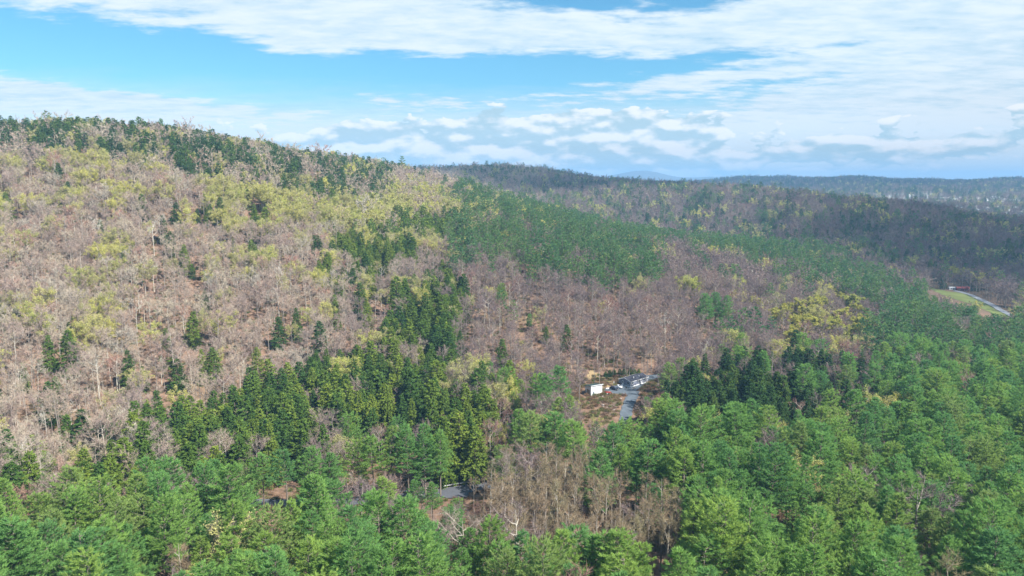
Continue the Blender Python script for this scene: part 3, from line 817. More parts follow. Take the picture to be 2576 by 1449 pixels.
# lines of sight the real clearings keep open: (x0, y0, x1, y1, reach in metres)
OPEN = [(1480, 945, 1606, 1050, 372), (1480, 940, 1642, 984, 372), (1122, 1212, 1178, 1250, RC.y - 3), (1098, 1252, 1125, 1280, RC.y - 10),
        (2340, 724, 2400, 741, 795), (2400, 731, 2470, 758, 775), (2470, 756, 2542, 790, 690), (2388, 716, 2432, 733, 785)]
FIELD_POLY = [(p.x, p.y) for p in FIELD_UP + FIELD_LO]
CLEAR = [YARD, DRYG, APRON, BANKP, FIELD_POLY]
PATHS = [(road_c, 4.5), (np.array([(p.x, p.y) for p in DRIVE[:4]]), 4.0), (np.array([(p.x, p.y) for p in FROAD]), 7.0)]


def near_path(x, y):
    bad = np.zeros(len(x), bool)
    for C, w in PATHS:
        P = np.asarray(C)[:, :2]
        for i in range(len(P) - 1):
            a = P[i]; d = P[i + 1] - a; L2 = (d @ d) + 1e-9
            t_ = np.clip(((x - a[0]) * d[0] + (y - a[1]) * d[1]) / L2, 0, 1)
            bad |= np.hypot(x - a[0] - t_ * d[0], y - a[1] - t_ * d[1]) < w
    return bad


def horizon_table():
    """steepest sight line over the canopy up to each distance, for dropping trees wholly hidden by hills"""
    us = np.linspace(-0.9, 0.9, 361); ds = np.exp(np.linspace(math.log(60), math.log(7000), 420))
    U, D = np.meshgrid(us, ds, indexing='ij')
    s = (ground(U * D, D) + 3.0 - CAM_H) / D
    return us, ds, np.maximum.accumulate(s, axis=1)


HZ_U, HZ_D, HZ_S = horizon_table()


def scatter():
    out = []
    for (y0, y1, cell, sc) in ((70, 420, 6.2, 1.0), (420, 1000, 6.8, 1.05), (1000, 2700, 10.0, 1.25), (2700, 5200, 15.0, 1.3)):
        xs = np.arange(-0.84 * y1, 0.84 * y1, cell); ys = np.arange(y0, y1, cell)
        X, Y = np.meshgrid(xs, ys); X = X.ravel(); Y = Y.ravel()
        X = X + (rng.random(len(X)) - .5) * cell * 0.95; Y = Y + (rng.random(len(X)) - .5) * cell * 0.95
        k_ = np.abs(X) < 0.83 * Y + 25
        X, Y = X[k_], Y[k_]
        Zg = ground(X, Y)
        i = np.clip(((X / Y + 0.9) / 1.8 * 360).astype(int), 0, 360); j = np.clip(np.searchsorted(HZ_D, Y * 0.985) - 1, 0, 419)
        vis = (Zg + 21 * sc - CAM_H) / Y > HZ_S[i, j]
        X, Y, Zg = X[vis], Y[vis], Zg[vis]
        out.append((X, Y, Zg, np.full(len(X), sc)))
    X, Y, Zg, S = [np.concatenate(c_) for c_ in zip(*out)]
    px, py, dep = project(X, Y, Zg + np.where(Y < 430, 16.0, 10.0) * S)
    # stand borders wander
    px = px + 90 * fbm(X / 30, Y / 30) * np.clip(400 / Y, .3, 1.3); py = py + 48 * fbm(X / 30 + 40, Y / 30) * np.clip(420 / Y, .35, 1.3)
    zone = np.full(len(X), -1); kind = np.full(len(X), '', dtype=object); keep = np.zeros(len(X), bool); size = np.ones(len(X))
    u = rng.random(len(X)); w = rng.random(len(X))
    # neighbours share a kind: kinds come in patches
    patch = np.clip(0.5 + 0.85 * fbm(X / 26 + 90, Y / 26 + 3, 2), 0, 0.999)
    u = np.where(rng.random(len(X)) < 0.55, patch, u)
    for zi, (nm, poly, (d0, d1), mix_, dens, sz) in enumerate(Z):
        k_ = (zone < 0) & (Y > d0) & (Y < d1) & inside(px, py, poly)
        zone[k_] = zi
        acc = 0.0
        names = list(mix_); tot = sum(mix_.values())
        for n_ in names:
            sel = k_ & (u >= acc / tot) & (u < (acc + mix_[n_]) / tot + 1e-9); acc += mix_[n_]
            kind[sel] = n_
        keep |= k_ & (w < dens); size[k_] *= sz
    thin = rng.random(len(X))
    pine_thin = (np.isin(kind, ['pine']) & (thin < np.where(Y < 420, 0.33, 0.34))) | (np.isin(kind, ['bare', 'budding']) & (thin < np.where(Y < 700, 0.12, 0.06))) | (np.isin(kind, ['golden']) & (thin < .5)) | ((kind == 'hemlock') & (thin < .12))
    keep &= (zone >= 0) & ~pine_thin & (kind != '')
    keep &= ~((X > 850) & (Y > 1500) & (Y < 3600) & (X / Y > 0.45) & (rng.random(len(X)) < 0.6))       # open valley floor
    for P in CLEAR: keep &= ~inside(X, Y, P)
    keep &= ~near_path(X, Y)
    sc = size * S * (0.62 + 0.58 * rng.random(len(X)) ** 0.8) * np.where((kind == 'bare') & (rng.random(len(X)) < .12), 1.3, 1.0)
    keep &= ~((kind == 'bare') & (Y < 800) & (fbm(X / 17 + 7, Y / 17, 2) > 0.42))          # small openings
    Hh = np.array([HEIGHT.get(k_, 15) for k_ in kind]) * sc
    Cr = np.array([CROWN.get(k_, 3) for k_ in kind]) * sc
    tx, ty, td = project(X, Y, Zg + Hh); bx, by, bd = project(X, Y, Zg)
    cw = FOC * Cr / td
    for (x0, y0, x1, y1, reach) in OPEN:
        hitr = (Y < reach) & (tx + cw * .8 > x0) & (tx - cw * .8 < x1) & (ty < y1) & (by > y0)
        fit = np.clip((by - y1 - 22 * rng.random(len(X))) / (by - ty), 0, 1)      # shorter trees grow below an open view
        keep &= ~(hitr & (fit < 0.42))
        fit = np.where(hitr & keep, fit, 1.0)
        sc = sc * fit; ty = by - (by - ty) * fit; cw = cw * fit
    r = dict(x=X, y=Y, z=Zg, s=sc, zone=zone, kind=kind, tx=tx, ty=ty, by=by, cw=cw, big=Hh / td)
    return {k_: v_[keep] for k_, v_ in r.items()}


TREES = scatter()

# ------------------------------------------------------------------ landmark trees, each read off the photograph
SAY = dict(pine='white pine', hemlock='dark hemlock', bare='leafless tree', budding='pale-green budding tree', golden='bright yellow tree', aspen='thin aspen', birch='white birch')
NAME = dict(pine='white_pine', hemlock='hemlock_tree', bare='bare_tree', budding='budding_tree', golden='yellow_tree', aspen='aspen_tree', birch='birch_tree')
LAND = [
    ('hemlock', 488, 872, 90, 'round dark hemlock alone among bare trees on the left slope'),
    ('hemlock', 700, 878, 84, 'slim dark hemlock beside a pale yellow sapling on the left slope'),
    ('hemlock', 128, 940, 104, 'bright green columnar hemlock near the left edge of the hillside'),
    ('hemlock', 446, 990, 84, 'dense conical hemlock at the upper end of the hemlock row'),
    ('hemlock', 538, 965, 88, 'tall pointed hemlock next to the conical one on the left slope'),
    ('hemlock', 402, 1085, 112, 'broad hemlock with drooping sprays above the left foreground pines'),
    ('hemlock', 648, 935, 60, 'small yellow-green hemlock among leafless trees above the ravine'),
    ('hemlock', 290, 1210, 112, 'wide yellow-green hemlock behind the left end of the pine stand'),
    ('hemlock', 480, 1240, 112, 'olive green hemlock in front of the left ravine trees'),
    ('hemlock', 445, 565, 60, 'tallest of three dark hemlocks high on the left hillside'),
    ('hemlock', 497, 562, 40, 'middle one of three dark hemlocks high on the left hillside'),
    ('hemlock', 525, 575, 48, 'lowest of three dark hemlocks high on the left hillside'),
    ('hemlock', 640, 545, 36, 'broad dark hemlock surrounded by yellow-green trees on the hillside'),
    ('hemlock', 663, 550, 30, 'short dark hemlock touching the broad one amid yellow-green trees'),
    ('hemlock', 485, 702, 40, 'tiny isolated hemlock in the middle of the left hillside'),
    ('hemlock', 922, 830, 76, 'narrow dark hemlock left of the central hemlock group'),
    ('hemlock', 1035, 850, 105, 'tallest dark hemlock of the central group'),
    ('hemlock', 1070, 860, 80, 'hemlock leaning against the tallest one of the central group'),
    ('hemlock', 1427, 885, 70, 'dark pointed hemlock on the leafless slope behind the shed'),
    ('hemlock', 1373, 865, 48, 'smaller hemlock left of the pointed one on the leafless slope'),
    ('hemlock', 1265, 925, 74, 'dark hemlock at the left edge of the leafless slope'),
    ('pine', 1258, 775, 66, 'lone blue-green pine below the valley pine stand'),
    ('pine', 1330, 838, 46, 'small lone pine in the middle of the leafless slope'),
    ('pine', 1776, 830, 96, 'left of three tall pines with long bare trunks right of the slope'),
    ('pine', 1800, 826, 94, 'middle of three tall pines with long bare trunks right of the slope'),
    ('pine', 1824, 832, 90, 'last of three tall pines with long bare trunks right of the slope'),
    ('pine', 1292, 1075, 95, 'open-branched pine rising above the belt in front of the shed'),
    ('birch', 388, 645, 86, 'white forked birch standing highest on the left hillside'),
    ('birch', 388, 735, 76, 'white slender birch below the highest forked one'),
    ('birch', 122, 1130, 110, 'crooked white dead birch near the left edge'),
    ('birch', 181, 1095, 92, 'white twin-stemmed birch beside the crooked dead one'),
    ('birch', 345, 840, 96, 'white straight birch with upright branches on the left slope'),
    ('birch', 393, 842, 88, 'white birch spreading into a broad fork on the left slope'),
    ('birch', 960, 715, 46, 'pale dead tree beside the hemlocks under the valley pines'),
    ('pine', 1042, 1312, 112, 'low pine in front of the left end of the road gap'),
    ('pine', 1090, 1322, 112, 'low pine touching the red soil below the road gap'),
    ('bare', 1085, 1300, 96, 'thin bare tree hiding the left end of the road gap'),
    ('bare', 1062, 1310, 100, 'leafless tree left of the red soil below the road gap'),
    ('aspen', 1192, 1290, 100, 'pale aspen at the right end of the road gap'),
    ('aspen', 1215, 1300, 110, 'aspen with several white stems right of the road gap'),
    ('pine', 1500, 1130, 72, 'low pine below the boulders of the bank under the shed'),
    ('pine', 1543, 1128, 70, 'low pine just left of the end of the driveway'),
    ('pine', 1580, 1132, 76, 'low pine closing the lower end of the driveway'),
    ('pine', 1614, 1124, 68, 'low pine just right of the end of the driveway'),
    ('pine', 905, 1262, 150, 'short pine at the left end of the tall roadside clump'),
    ('pine', 945, 1266, 180, 'second pine from left of the tall roadside clump'),
    ('pine', 985, 1258, 192, 'third pine from left of the tall roadside clump'),
    ('pine', 1030, 1264, 196, 'fourth pine from left and tallest of the tall roadside clump'),
    ('pine', 1072, 1256, 186, 'fifth pine from left of the tall roadside clump'),
    ('pine', 1108, 1248, 168, 'bright green pine at the right end of the tall roadside clump'),
    ('pine', 610, 1300, 140, 'low pine at the left end of the small left clump'),
    ('pine', 665, 1302, 165, 'second pine from left of the small left clump'),
    ('pine', 725, 1300, 176, 'tallest pine in the middle of the small left clump'),
    ('pine', 785, 1296, 176, 'fourth pine from left of the small left clump'),
    ('pine', 828, 1290, 155, 'last pine at the right end of the small left clump'),
    ('golden', 2062, 800, 52, 'yellow tree behind the rounded one at the cluster top'),
    ('golden', 2108, 835, 58, 'rounded yellow tree below the largest one'),
    ('golden', 2046, 852, 56, 'yellow tree left of the broad middle one in the cluster'),
    ('golden', 1980, 812, 48, 'pale yellow tree between the small round one and the cluster'),
    ('golden', 2165, 852, 54, 'yellow tree at the lower right corner of the cluster'),
    ('golden', 2112, 782, 48, 'small yellow tree touching the largest one from the left'),
    ('golden', 2010, 850, 54, 'yellow tree at the lower left corner of the cluster'),
    ('golden', 2030, 822, 64, 'rounded yellow tree at the top of the yellow cluster'),
    ('golden', 2142, 806, 62, 'largest yellow tree on its own right of the cluster'),
    ('golden', 1955, 830, 54, 'small round yellow tree left of the cluster'),
    ('golden', 2085, 866, 66, 'broad yellow tree in the middle of the cluster'),
    ('golden', 1992, 884, 62, 'lowest yellow tree of the cluster by the hemlock grove'),
    ('golden', 2128, 880, 62, 'yellow tree closing the cluster on the right beside pines'),
    ('golden', 1645, 1212, 70, 'lone yellow tree between the pines and the aspen patch'),
    ('golden', 1900, 790, 40, 'dull yellow tree above the left end of the cluster'),
    ('golden', 2420, 712, 34, 'yellow-green tree behind the red barn by the far road'),
    ('golden', 2390, 708, 34, 'olive tree behind the white trailer by the far road'),
    ('budding', 1030, 632, 56, 'pale yellow birch standing in front of the dark hemlock band'),
    ('budding', 965, 790, 66, 'yellow-green tree in new leaf left of the central hemlocks'),
    ('budding', 950, 700, 46, 'slim yellow tree among the hemlocks below the band'),
    ('budding', 735, 880, 60, 'pale yellow sapling next to the slim hemlock'),
    ('budding', 1450, 1052, 46, 'fresh yellow-green sapling below the white shed'),
]


def height_for(base, hpx):
    """tree height that spans so many frame pixels above its foot"""
    lo, hi = 2.0, 45.0
    _, b_, _ = project(base.x, base.y, base.z)
    for _ in range(30):
        mid = (lo + hi) / 2
        _, a, _ = project(base.x, base.y, base.z + mid)
        if b_ - a < hpx: lo = mid
        else: hi = mid
    return lo


COUNT = {}


def plant(kind, x, y, z, s, label, group=None, cat='tree', sy=1.0):
    k_ = COUNT.get(kind, 0); COUNT[kind] = k_ + 1
    lst = PROTO[kind]
    tm, cm, _ = lst[int(rng.integers(len(lst)))]
    o = bpy.data.objects.new(NAME[kind], None); COL.objects.link(o)
    o.location = (x, y, z - 0.25); o.rotation_euler = (rng.normal() * 0.03, rng.normal() * 0.03, rng.random() * 6.283)
    o.scale = (s * sy, s * sy, s)
    o['label'] = label; o['category'] = cat
    if group: o['group'] = group
    for nm, me in (('trunk', tm), ('crown', cm)):
        c_ = bpy.data.objects.new(nm, me); COL.objects.link(c_); c_.parent = o
    return o


land_xy = []
for kind, px, py, hp, label in LAND:
    b0 = at(px, py)
    hh = height_for(b0, hp)
    plant(kind, b0.x, b0.y, b0.z, hh / HEIGHT[kind], label, sy=1.12 if kind == 'hemlock' else 1.3 if kind == 'golden' else 1.0)
    land_xy.append((b0.x, b0.y, CROWN[kind] * hh / HEIGHT[kind]))
# the spire standing above the left ridge line
u0 = (425 - FW / 2) / FOC
ds = np.linspace(800, 1400, 600); k0 = int(np.argmax((ground(u0 * ds, ds) - CAM_H) / ds)); d0 = float(ds[k0])
plant('pine', u0 * d0, d0, float(ground(u0 * d0, d0)), 1.28, 'tall dark pine poking above the left ridge against the sky', sy=0.62)

ok = np.ones(len(TREES['x']), bool)
for (lx, ly, lr) in land_xy:
    ok &= np.hypot(TREES['x'] - lx, TREES['y'] - ly) > lr * 0.8 + 1.0
    # nothing right in front of a landmark tree
    lpx, lpy, _ = project(lx, ly, float(ground(lx, ly)) + 6)
    ok &= ~((TREES['y'] < ly) & (TREES['y'] > ly - 30) & (np.abs(TREES['tx'] - lpx) < 0.7 * TREES['cw'] + 10))
TREES = {k_: v_[ok] for k_, v_ in TREES.items()}

# ------------------------------------------------------------------ the woods: the 300 largest of each kind singly, the rest as one mass
WOODS = dict(pine=('pine_woods', 'mass of further white pines filling the valley and spur', 'pine woods'),
             hemlock=('hemlock_woods', 'mass of further dark hemlocks on the slopes and ridges', 'hemlock woods'),
             bare=('bare_woods', 'mass of further leafless grey and purple hardwoods on every hillside', 'bare woods'),
             budding=('budding_woods', 'mass of further hardwoods in pale yellow-green new leaf', 'budding woods'),
             golden=('yellow_woods', 'further small yellow-leaved trees', 'yellow woods'),
             aspen=('aspen_woods', 'further thin aspens', 'aspen woods'), birch=('birch_woods', 'further white-trunked birches', 'birch woods'))


def woods(name, label, category, protos, idx, pts, rz, sc):
    me = bpy.data.meshes.new(name)
    me.vertices.add(len(pts)); me.vertices.foreach_set('co', np.asarray(pts, np.float32).ravel())
    for nm, ty, arr in (('pick', 'INT', idx.astype(np.int32)), ('turn', 'FLOAT', rz.astype(np.float32)), ('size', 'FLOAT', sc.astype(np.float32))):
        a = me.attributes.new(nm, ty, 'POINT'); a.data.foreach_set('value', arr)
    o = link(name, me, kind='stuff', label=label, category=category)
    ng = bpy.data.node_groups.new(name, 'GeometryNodeTree')
    ng.interface.new_socket('Geometry', in_out='INPUT', socket_type='NodeSocketGeometry')
    ng.interface.new_socket('Geometry', in_out='OUTPUT', socket_type='NodeSocketGeometry')
    N = ng.nodes; L = ng.links
    gi = N.new('NodeGroupInput'); go = N.new('NodeGroupOutput')
    join = N.new('GeometryNodeJoinGeometry')
    for ob in reversed(protos):
        inf = N.new('GeometryNodeObjectInfo'); inf.inputs['Object'].default_value = ob; inf.inputs['As Instance'].default_value = False
        g2i = N.new('GeometryNodeGeometryToInstance')
        L.new(inf.outputs['Geometry'], g2i.inputs[0]); L.new(g2i.outputs[0], join.inputs[0])
    iop = N.new('GeometryNodeInstanceOnPoints')
    iop.inputs['Pick Instance'].default_value = True
    L.new(gi.outputs[0], iop.inputs['Points']); L.new(join.outputs[0], iop.inputs['Instance'])
    def attr(nm, ty):
        a = N.new('GeometryNodeInputNamedAttribute'); a.data_type = ty; a.inputs[0].default_value = nm; return a.outputs[0]
    L.new(attr('pick', 'INT'), iop.inputs['Instance Index'])
    cx = N.new('ShaderNodeCombineXYZ'); L.new(attr('turn', 'FLOAT'), cx.inputs[2])
    L.new(cx.outputs[0], iop.inputs['Rotation'])
    L.new(attr('size', 'FLOAT'), iop.inputs['Scale'])
    L.new(iop.outputs[0], go.inputs[0])
    md = o.modifiers.new('woods', 'NODES'); md.node_group = ng
    return o


ORD = ['leftmost', 'second', 'third', 'fourth', 'fifth', 'sixth', 'seventh', 'eighth', 'ninth', 'tenth', 'eleventh', 'twelfth', 'thirteenth', 'fourteenth', 'fifteenth', 'sixteenth',
       'seventeenth', 'eighteenth', 'nineteenth', 'twentieth', 'twenty-first', 'twenty-second', 'twenty-third', 'twenty-fourth', 'twenty-fifth', 'twenty-sixth', 'twenty-seventh', 'twenty-eighth', 'twenty-ninth', 'thirtieth']


def place_labels(kind, idx, T_):
    """say which tree it is by its stand, its part of the stand and its turn from the left"""
    out = {}
    for zi in sorted(set(T_['zone'][i] for i in idx)):
        mem = sorted([i for i in idx if T_['zone'][i] == zi], key=lambda i: T_['ty'][i])
        zn = Z[zi][0]; n = len(mem)
        nr, rows = (1, ['']) if n <= 14 else (2, ['upper', 'lower']) if n <= 60 else (3, ['upper', 'middle', 'lower'])
        for r_ in range(nr):
            row = sorted(mem[r_ * n // nr:(r_ + 1) * n // nr], key=lambda i: T_['tx'][i]); m_ = len(row)
            nc, cols = (1, ['']) if m_ <= 16 else (2, ['left', 'right']) if m_ <= 34 else (3, ['left', 'centre', 'right']) if m_ <= 54 else (6, ['far left', 'left', 'centre left', 'centre right', 'right', 'far right'])
            for c_ in range(nc):
                for q_, i in enumerate(row[c_ * m_ // nc:(c_ + 1) * m_ // nc]):
                    part = ' '.join(w_ for w_ in (rows[r_], cols[c_]) if w_)
                    part = 'in the %s of the %s' % (part, zn) if part else 'in the ' + zn
                    o_ = ORD[q_] if q_ < len(ORD) else str(q_ + 1) + 'th'
                    out[i] = ('%s %s %s' % (o_, SAY[kind], part)) if q_ == 0 else '%s %s from left %s' % (o_, SAY[kind], part)
    return out


for kind in WOODS:
    sel = np.nonzero(TREES['kind'] == kind)[0]
    if not len(sel): continue
    T_ = {k_: v_[sel] for k_, v_ in TREES.items()}
    seen = (T_['tx'] > -10) & (T_['tx'] < FW + 10) & (T_['ty'] < FH - 10)
    score = np.where(seen, T_['big'], 0)
    room = 300 - COUNT.get(kind, 0)
    order = np.argsort(-score)
    single = [i for i in order[:room] if score[i] > 0]
    flag = np.zeros(len(sel), bool); flag[single] = True
    said = place_labels(kind, single, T_)
    for i in single:
        zn = Z[T_['zone'][i]][0]
        plant(kind, T_['x'][i], T_['y'][i], T_['z'][i], T_['s'][i], said[i], NAME[kind].replace('_', ' ') + 's of the ' + zn, sy=0.88 + 0.28 * rng.random())
    rest = ~flag
    if rest.sum():
        near = [p_[2] for p_ in PROTO[kind]]; far = [p_[2] for p_ in PROTO[kind + '_far']]
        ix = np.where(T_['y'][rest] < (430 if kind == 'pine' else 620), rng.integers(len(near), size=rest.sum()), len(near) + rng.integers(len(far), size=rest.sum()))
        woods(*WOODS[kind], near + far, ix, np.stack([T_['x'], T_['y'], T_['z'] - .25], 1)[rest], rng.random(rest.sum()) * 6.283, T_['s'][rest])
    print(kind, len(sel), 'single', len(single))

# low brush under the leafless trees
def make_brush(seed):
    g = np.random.default_rng(seed); C = Tri(); n = 130
    p = g.normal(size=(n, 3)) * [0.5, 0.5, 0]; d = unit(g, n) * .7 + [0, 0, .9]
    C.blades(p, d, 0.6 + 1.3 * g.random(n), 0.05 + .06 * g.random(n), g)
    C.blades(p + d * .5, unit(g, n), .2 + .2 * g.random(n), .12 + .12 * g.random(n), g)
    return C.arrays()


br = [bpy.data.objects.new('brush_shape', mesh_np('brush_shape', *make_brush(900 + i), M_BRUSH)) for i in range(4)]
xs = np.arange(-420, 420, 3.3); ys = np.arange(200, 620, 3.3)
X, Y = np.meshgrid(xs, ys); X = X.ravel() + (rng.random(X.size) - .5) * 3; Y = Y.ravel() + (rng.random(Y.size) - .5) * 3
kp = (np.abs(X) < .78 * Y) & (rng.random(len(X)) < .7) & (fbm(X / 20, Y / 20) > -.3) & ~near_path(X, Y)
for P in (YARD, APRON): kp &= ~inside(X, Y, P)
X, Y = X[kp], Y[kp]
bx_ = rng.uniform(-30, 30, 700) + yard_c.x; by_ = rng.uniform(-36, 26, 700) + yard_c.y
kb = ~inside(bx_, by_, YARD) & ~near_path(bx_, by_)
X = np.concatenate([X, bx_[kb]]); Y = np.concatenate([Y, by_[kb]])
woods('undergrowth', 'low brown brush and saplings scattered under the bare trees', 'undergrowth', br, rng.integers(4, size=len(X)),
      np.stack([X, Y, ground(X, Y)], 1), rng.random(len(X)) * 6.283, 0.5 + 0.9 * rng.random(len(X)))

# ------------------------------------------------------------------ mobile home
def zoom(a, b_):
    return yard((1740 + a / 9.9) * 0.8386, (1100 + b_ / 9.9) * 0.8386)


hc = zoom(1500, 622)                               # near corner of the house
HA = R(43)                                         # direction of its long side
house = thing('mobile_home', 'long grey mobile home with dark gable roof and white skirting', 'house', hc, HA)
HL, HWd, SK, WH, RH = 15.0, 7.8, 0.75, 2.35, 1.25
# local x along the long side, local y away across the gable end
MB().box((HL / 2, HWd / 2, SK / 2), (HL - .1, HWd - .1, SK)).build('skirting', M_WHITE, house)
wl = MB()
wl.add([(x, y, z) for x in (0, HL) for (y, z) in ((0, SK), (HWd, SK), (HWd, SK + WH), (HWd / 2, SK + WH + RH), (0, SK + WH))],
       [(0, 4, 3, 2, 1), (5, 6, 7, 8, 9), (0, 5, 9, 4), (1, 2, 7, 6), (0, 1, 6, 5)])
wall = wl.build('wall', M_SIDING, house)
for zc in np.arange(SK + .22, SK + WH - .1, .3):   # clapboard courses
    MB().box((HL / 2, -.012, zc), (HL - .02, .024, .05)).build('clapboard', M_SIDING, wall)
for s, nm in ((0, 'a'), (1, 'b')):
    th = .14; ov = .35
    y_e, y_r = (-ov, HWd / 2) if s == 0 else (HWd + ov, HWd / 2)
    z_e = SK + WH - ov * RH / (HWd / 2) + .05; z_r = SK + WH + RH + .05
    rf = MB().add([(x, y, z + d) for d in (0, th) for x in (-ov, HL + ov) for (y, z) in ((y_e, z_e), (y_r, z_r))],
                  [(0, 2, 3, 1), (4, 5, 7, 6), (0, 4, 6, 2), (1, 3, 7, 5), (0, 1, 5, 4), (2, 6, 7, 3)]).build('roof_slope', M_SHINGLE, house)
    MB().box((HL / 2, y_e, z_e + .05), (HL + 2 * ov + .06, .07, .24)).build('eave_trim', M_WHITE, rf)
    for xe in (-ov - .03, HL + ov + .03):
        MB().add([(xe + e, y, z) for e in (-.03, .03) for (y, z) in ((y_e, z_e - .08), (y_r, z_r - .08), (y_r, z_r + .2), (y_e, z_e + .2))],
                 [(0, 1, 2, 3), (7, 6, 5, 4), (0, 4, 5, 1), (1, 5, 6, 2), (2, 6, 7, 3), (3, 7, 4, 0)]).build('rake_trim', M_WHITE, rf)
    if s == 0:
        for xv in (5.0, 9.6):
            yv = 2.0; zv = z_e + (yv + ov) * (z_r - z_e) / (HWd / 2 + ov)
            MB().tube((xv, yv, zv), (xv, yv, zv + .62), .16, .16, 8).tube((xv, yv, zv + .62), (xv, yv, zv + .78), .3, .22, 8).build('roof_vent', M_WHITE, rf)


def window(parent, c_, wd, ht, face):
    """framed window; face 'x' looks along -x, 'y' along -y"""
    if face == 'y':
        f_ = MB().box((c_[0], c_[1] - .02, c_[2]), (wd + .14, .06, ht + .14)).build('window', M_WHITE, parent)
        for sg in (-1, 1): MB().box((c_[0] + sg * wd / 4, c_[1] - .06, c_[2]), (wd / 2 - .06, .03, ht)).build('pane', M_GLASS, f_)
        MB().box((c_[0], c_[1] - .1, c_[2] - ht / 2 - .11), (wd + .2, .12, .06)).build('sill', M_WHITE, f_)
    else:
        f_ = MB().box((c_[0] - .02, c_[1], c_[2]), (.06, wd + .14, ht + .14)).build('window', M_WHITE, parent)
        for sg in (-1, 1): MB().box((c_[0] - .06, c_[1] + sg * wd / 4, c_[2]), (.03, wd / 2 - .06, ht)).build('pane', M_GLASS, f_)
        MB().box((c_[0] - .1, c_[1], c_[2] - ht / 2 - .11), (.12, wd + .2, .06)).build('sill', M_WHITE, f_)


for xw in (1.7, 7.4, 11.6): window(house, (xw, -.025, SK + 1.4), 1.3, 1.05, 'y')
window(house, (0, 1.7, SK + 1.4), 1.3, 1.05, 'x')
dr = MB().box((-.03, 5.2, SK + 1.05), (.08, 1.05, 2.1)).build('door', M_WHITE, house)
MB().box((-.09, 5.2, SK + 1.35), (.04, .6, 1.0)).build('door_glass', M_GLASS, dr)
MB().box((-.11, 4.8, SK + .95), (.06, .1, .1)).build('handle', M_STEEL, dr)
dr2 = MB().box((9.4, -.045, SK + 1.05), (1.0, .06, 2.1)).build('door', M_WHITE, house)
MB().box((9.4, -.09, SK + 1.4), (.55, .04, .8)).build('door_glass', M_GLASS, dr2)
stp = MB()
for i in range(4): stp.box((-.35 - .3 * i, 5.2, (SK - .19 * i) / 2), (.3, 1.5, SK - .19 * i))
stp.build('steps', M_WHITE, house)
for (xc, yc) in ((0, 0), (0, HWd), (HL, 0)):
    MB().box((xc, yc, SK + WH / 2), (.16, .16, WH - .02)).build('corner_trim', M_WHITE, house)
# small clutter beside the house
bin_ = thing('garbage_bin', 'dark wheeled bin beside the corner of the mobile home', 'bin', zoom(1370, 650))
MB().prism([(-.3, .12), (.3, .12), (.36, 1.0), (-.36, 1.0)], -.3, .3).build('body', M_RUBBER, bin_)
MB().box((0, 0, 1.04), (.8, .7, .08)).build('lid', M_RUBBER, bin_)
for sg in (-1, 1): MB().tube((-.3, sg * .3 - .05, .12), (-.3, sg * .3 + .05, .12), .12, .12, 10).build('wheel', M_RUBBER, bin_)
pl = thing('lumber_plank', 'pale plank lying on the gravel along the white skirting', 'plank', zoom(1600, 650), HA)
MB().box((0, 0, .2), (3.2, .25, .1)).box((0, .28, .18), (2.6, .2, .08)).build('board', M_WOOD, pl)

# ------------------------------------------------------------------ white shed
sc_ = zoom(325, 868)
SA = R(30)
shed = thing('shed', 'tall white shed with lean-to dark green roof', 'shed', sc_, SA)
SW, SD, SF, SB = 7.0, 5.2, 5.1, 4.2
MB().add([(0, 0, 0), (SW, 0, 0), (SW, SD, 0), (0, SD, 0), (0, 0, SF), (SW, 0, SF), (SW, SD, SB), (0, SD, SB)],
         [(0, 1, 5, 4), (1, 2, 6, 5), (2, 3, 7, 6), (3, 0, 4, 7), (3, 2, 1, 0), (4, 5, 6, 7)]).build('wall', M_WHITE, shed)
sl = (SB - SF) / SD
rz_ = lambda y: SF + sl * y + .03
rf = MB().add([(x, y, rz_(y) + d) for d in (0, .16) for (x, y) in ((-.35, -.45), (SW + .35, -.45), (SW + .35, SD + .35), (-.35, SD + .35))],
              [(3, 2, 1, 0), (4, 5, 6, 7), (0, 1, 5, 4), (1, 2, 6, 5), (2, 3, 7, 6), (3, 0, 4, 7)]).build('roof', M_GREENROOF, shed)
MB().box((SW / 2, -.48, rz_(-.45) + .04), (SW + .8, .06, .3)).build('fascia', M_WHITE, rf)
for xr in np.arange(0, SW + .1, .7):
    MB().add([(xr + e, y, rz_(y) + .162 + h_) for h_ in (0, .05) for e in (-.03, .03) for y in (-.4, SD + .3)],
             [(0, 1, 3, 2), (4, 6, 7, 5), (0, 4, 5, 1), (2, 3, 7, 6), (0, 2, 6, 4), (1, 5, 7, 3)]).build('roof_rib', M_GREENROOF, rf)
for xw in (1.75, 4.9): window(shed, (xw, -.02, 3.75), .42, .62, 'y')
dr = MB().box((1.5, -.04, 1.1), (1.0, .08, 2.15)).build('door', M_SIDING, shed)
MB().box((1.85, -.1, 1.05), (.1, .06, .1)).build('handle', M_STEEL, dr)
MB().box((5.9, -.06, 2.0), (.25, .1, .3)).build('wall_lamp', M_WOOD, shed)
MB().box((-.04, 2.4, 1.5), (.08, 2.6, 2.6)).build('side_door', M_WOOD, shed)

# ------------------------------------------------------------------ vehicles
def wheel(parent, x, y, r, w):
    t_ = MB().tube((x, y - w / 2, r), (x, y + w / 2, r), r, r, 14).build('wheel', M_RUBBER, parent)
    MB().tube((x, y - w / 2 - .012, r), (x, y + w / 2 + .012, r), r * .58, r * .58, 10).build('rim', M_STEEL, t_)


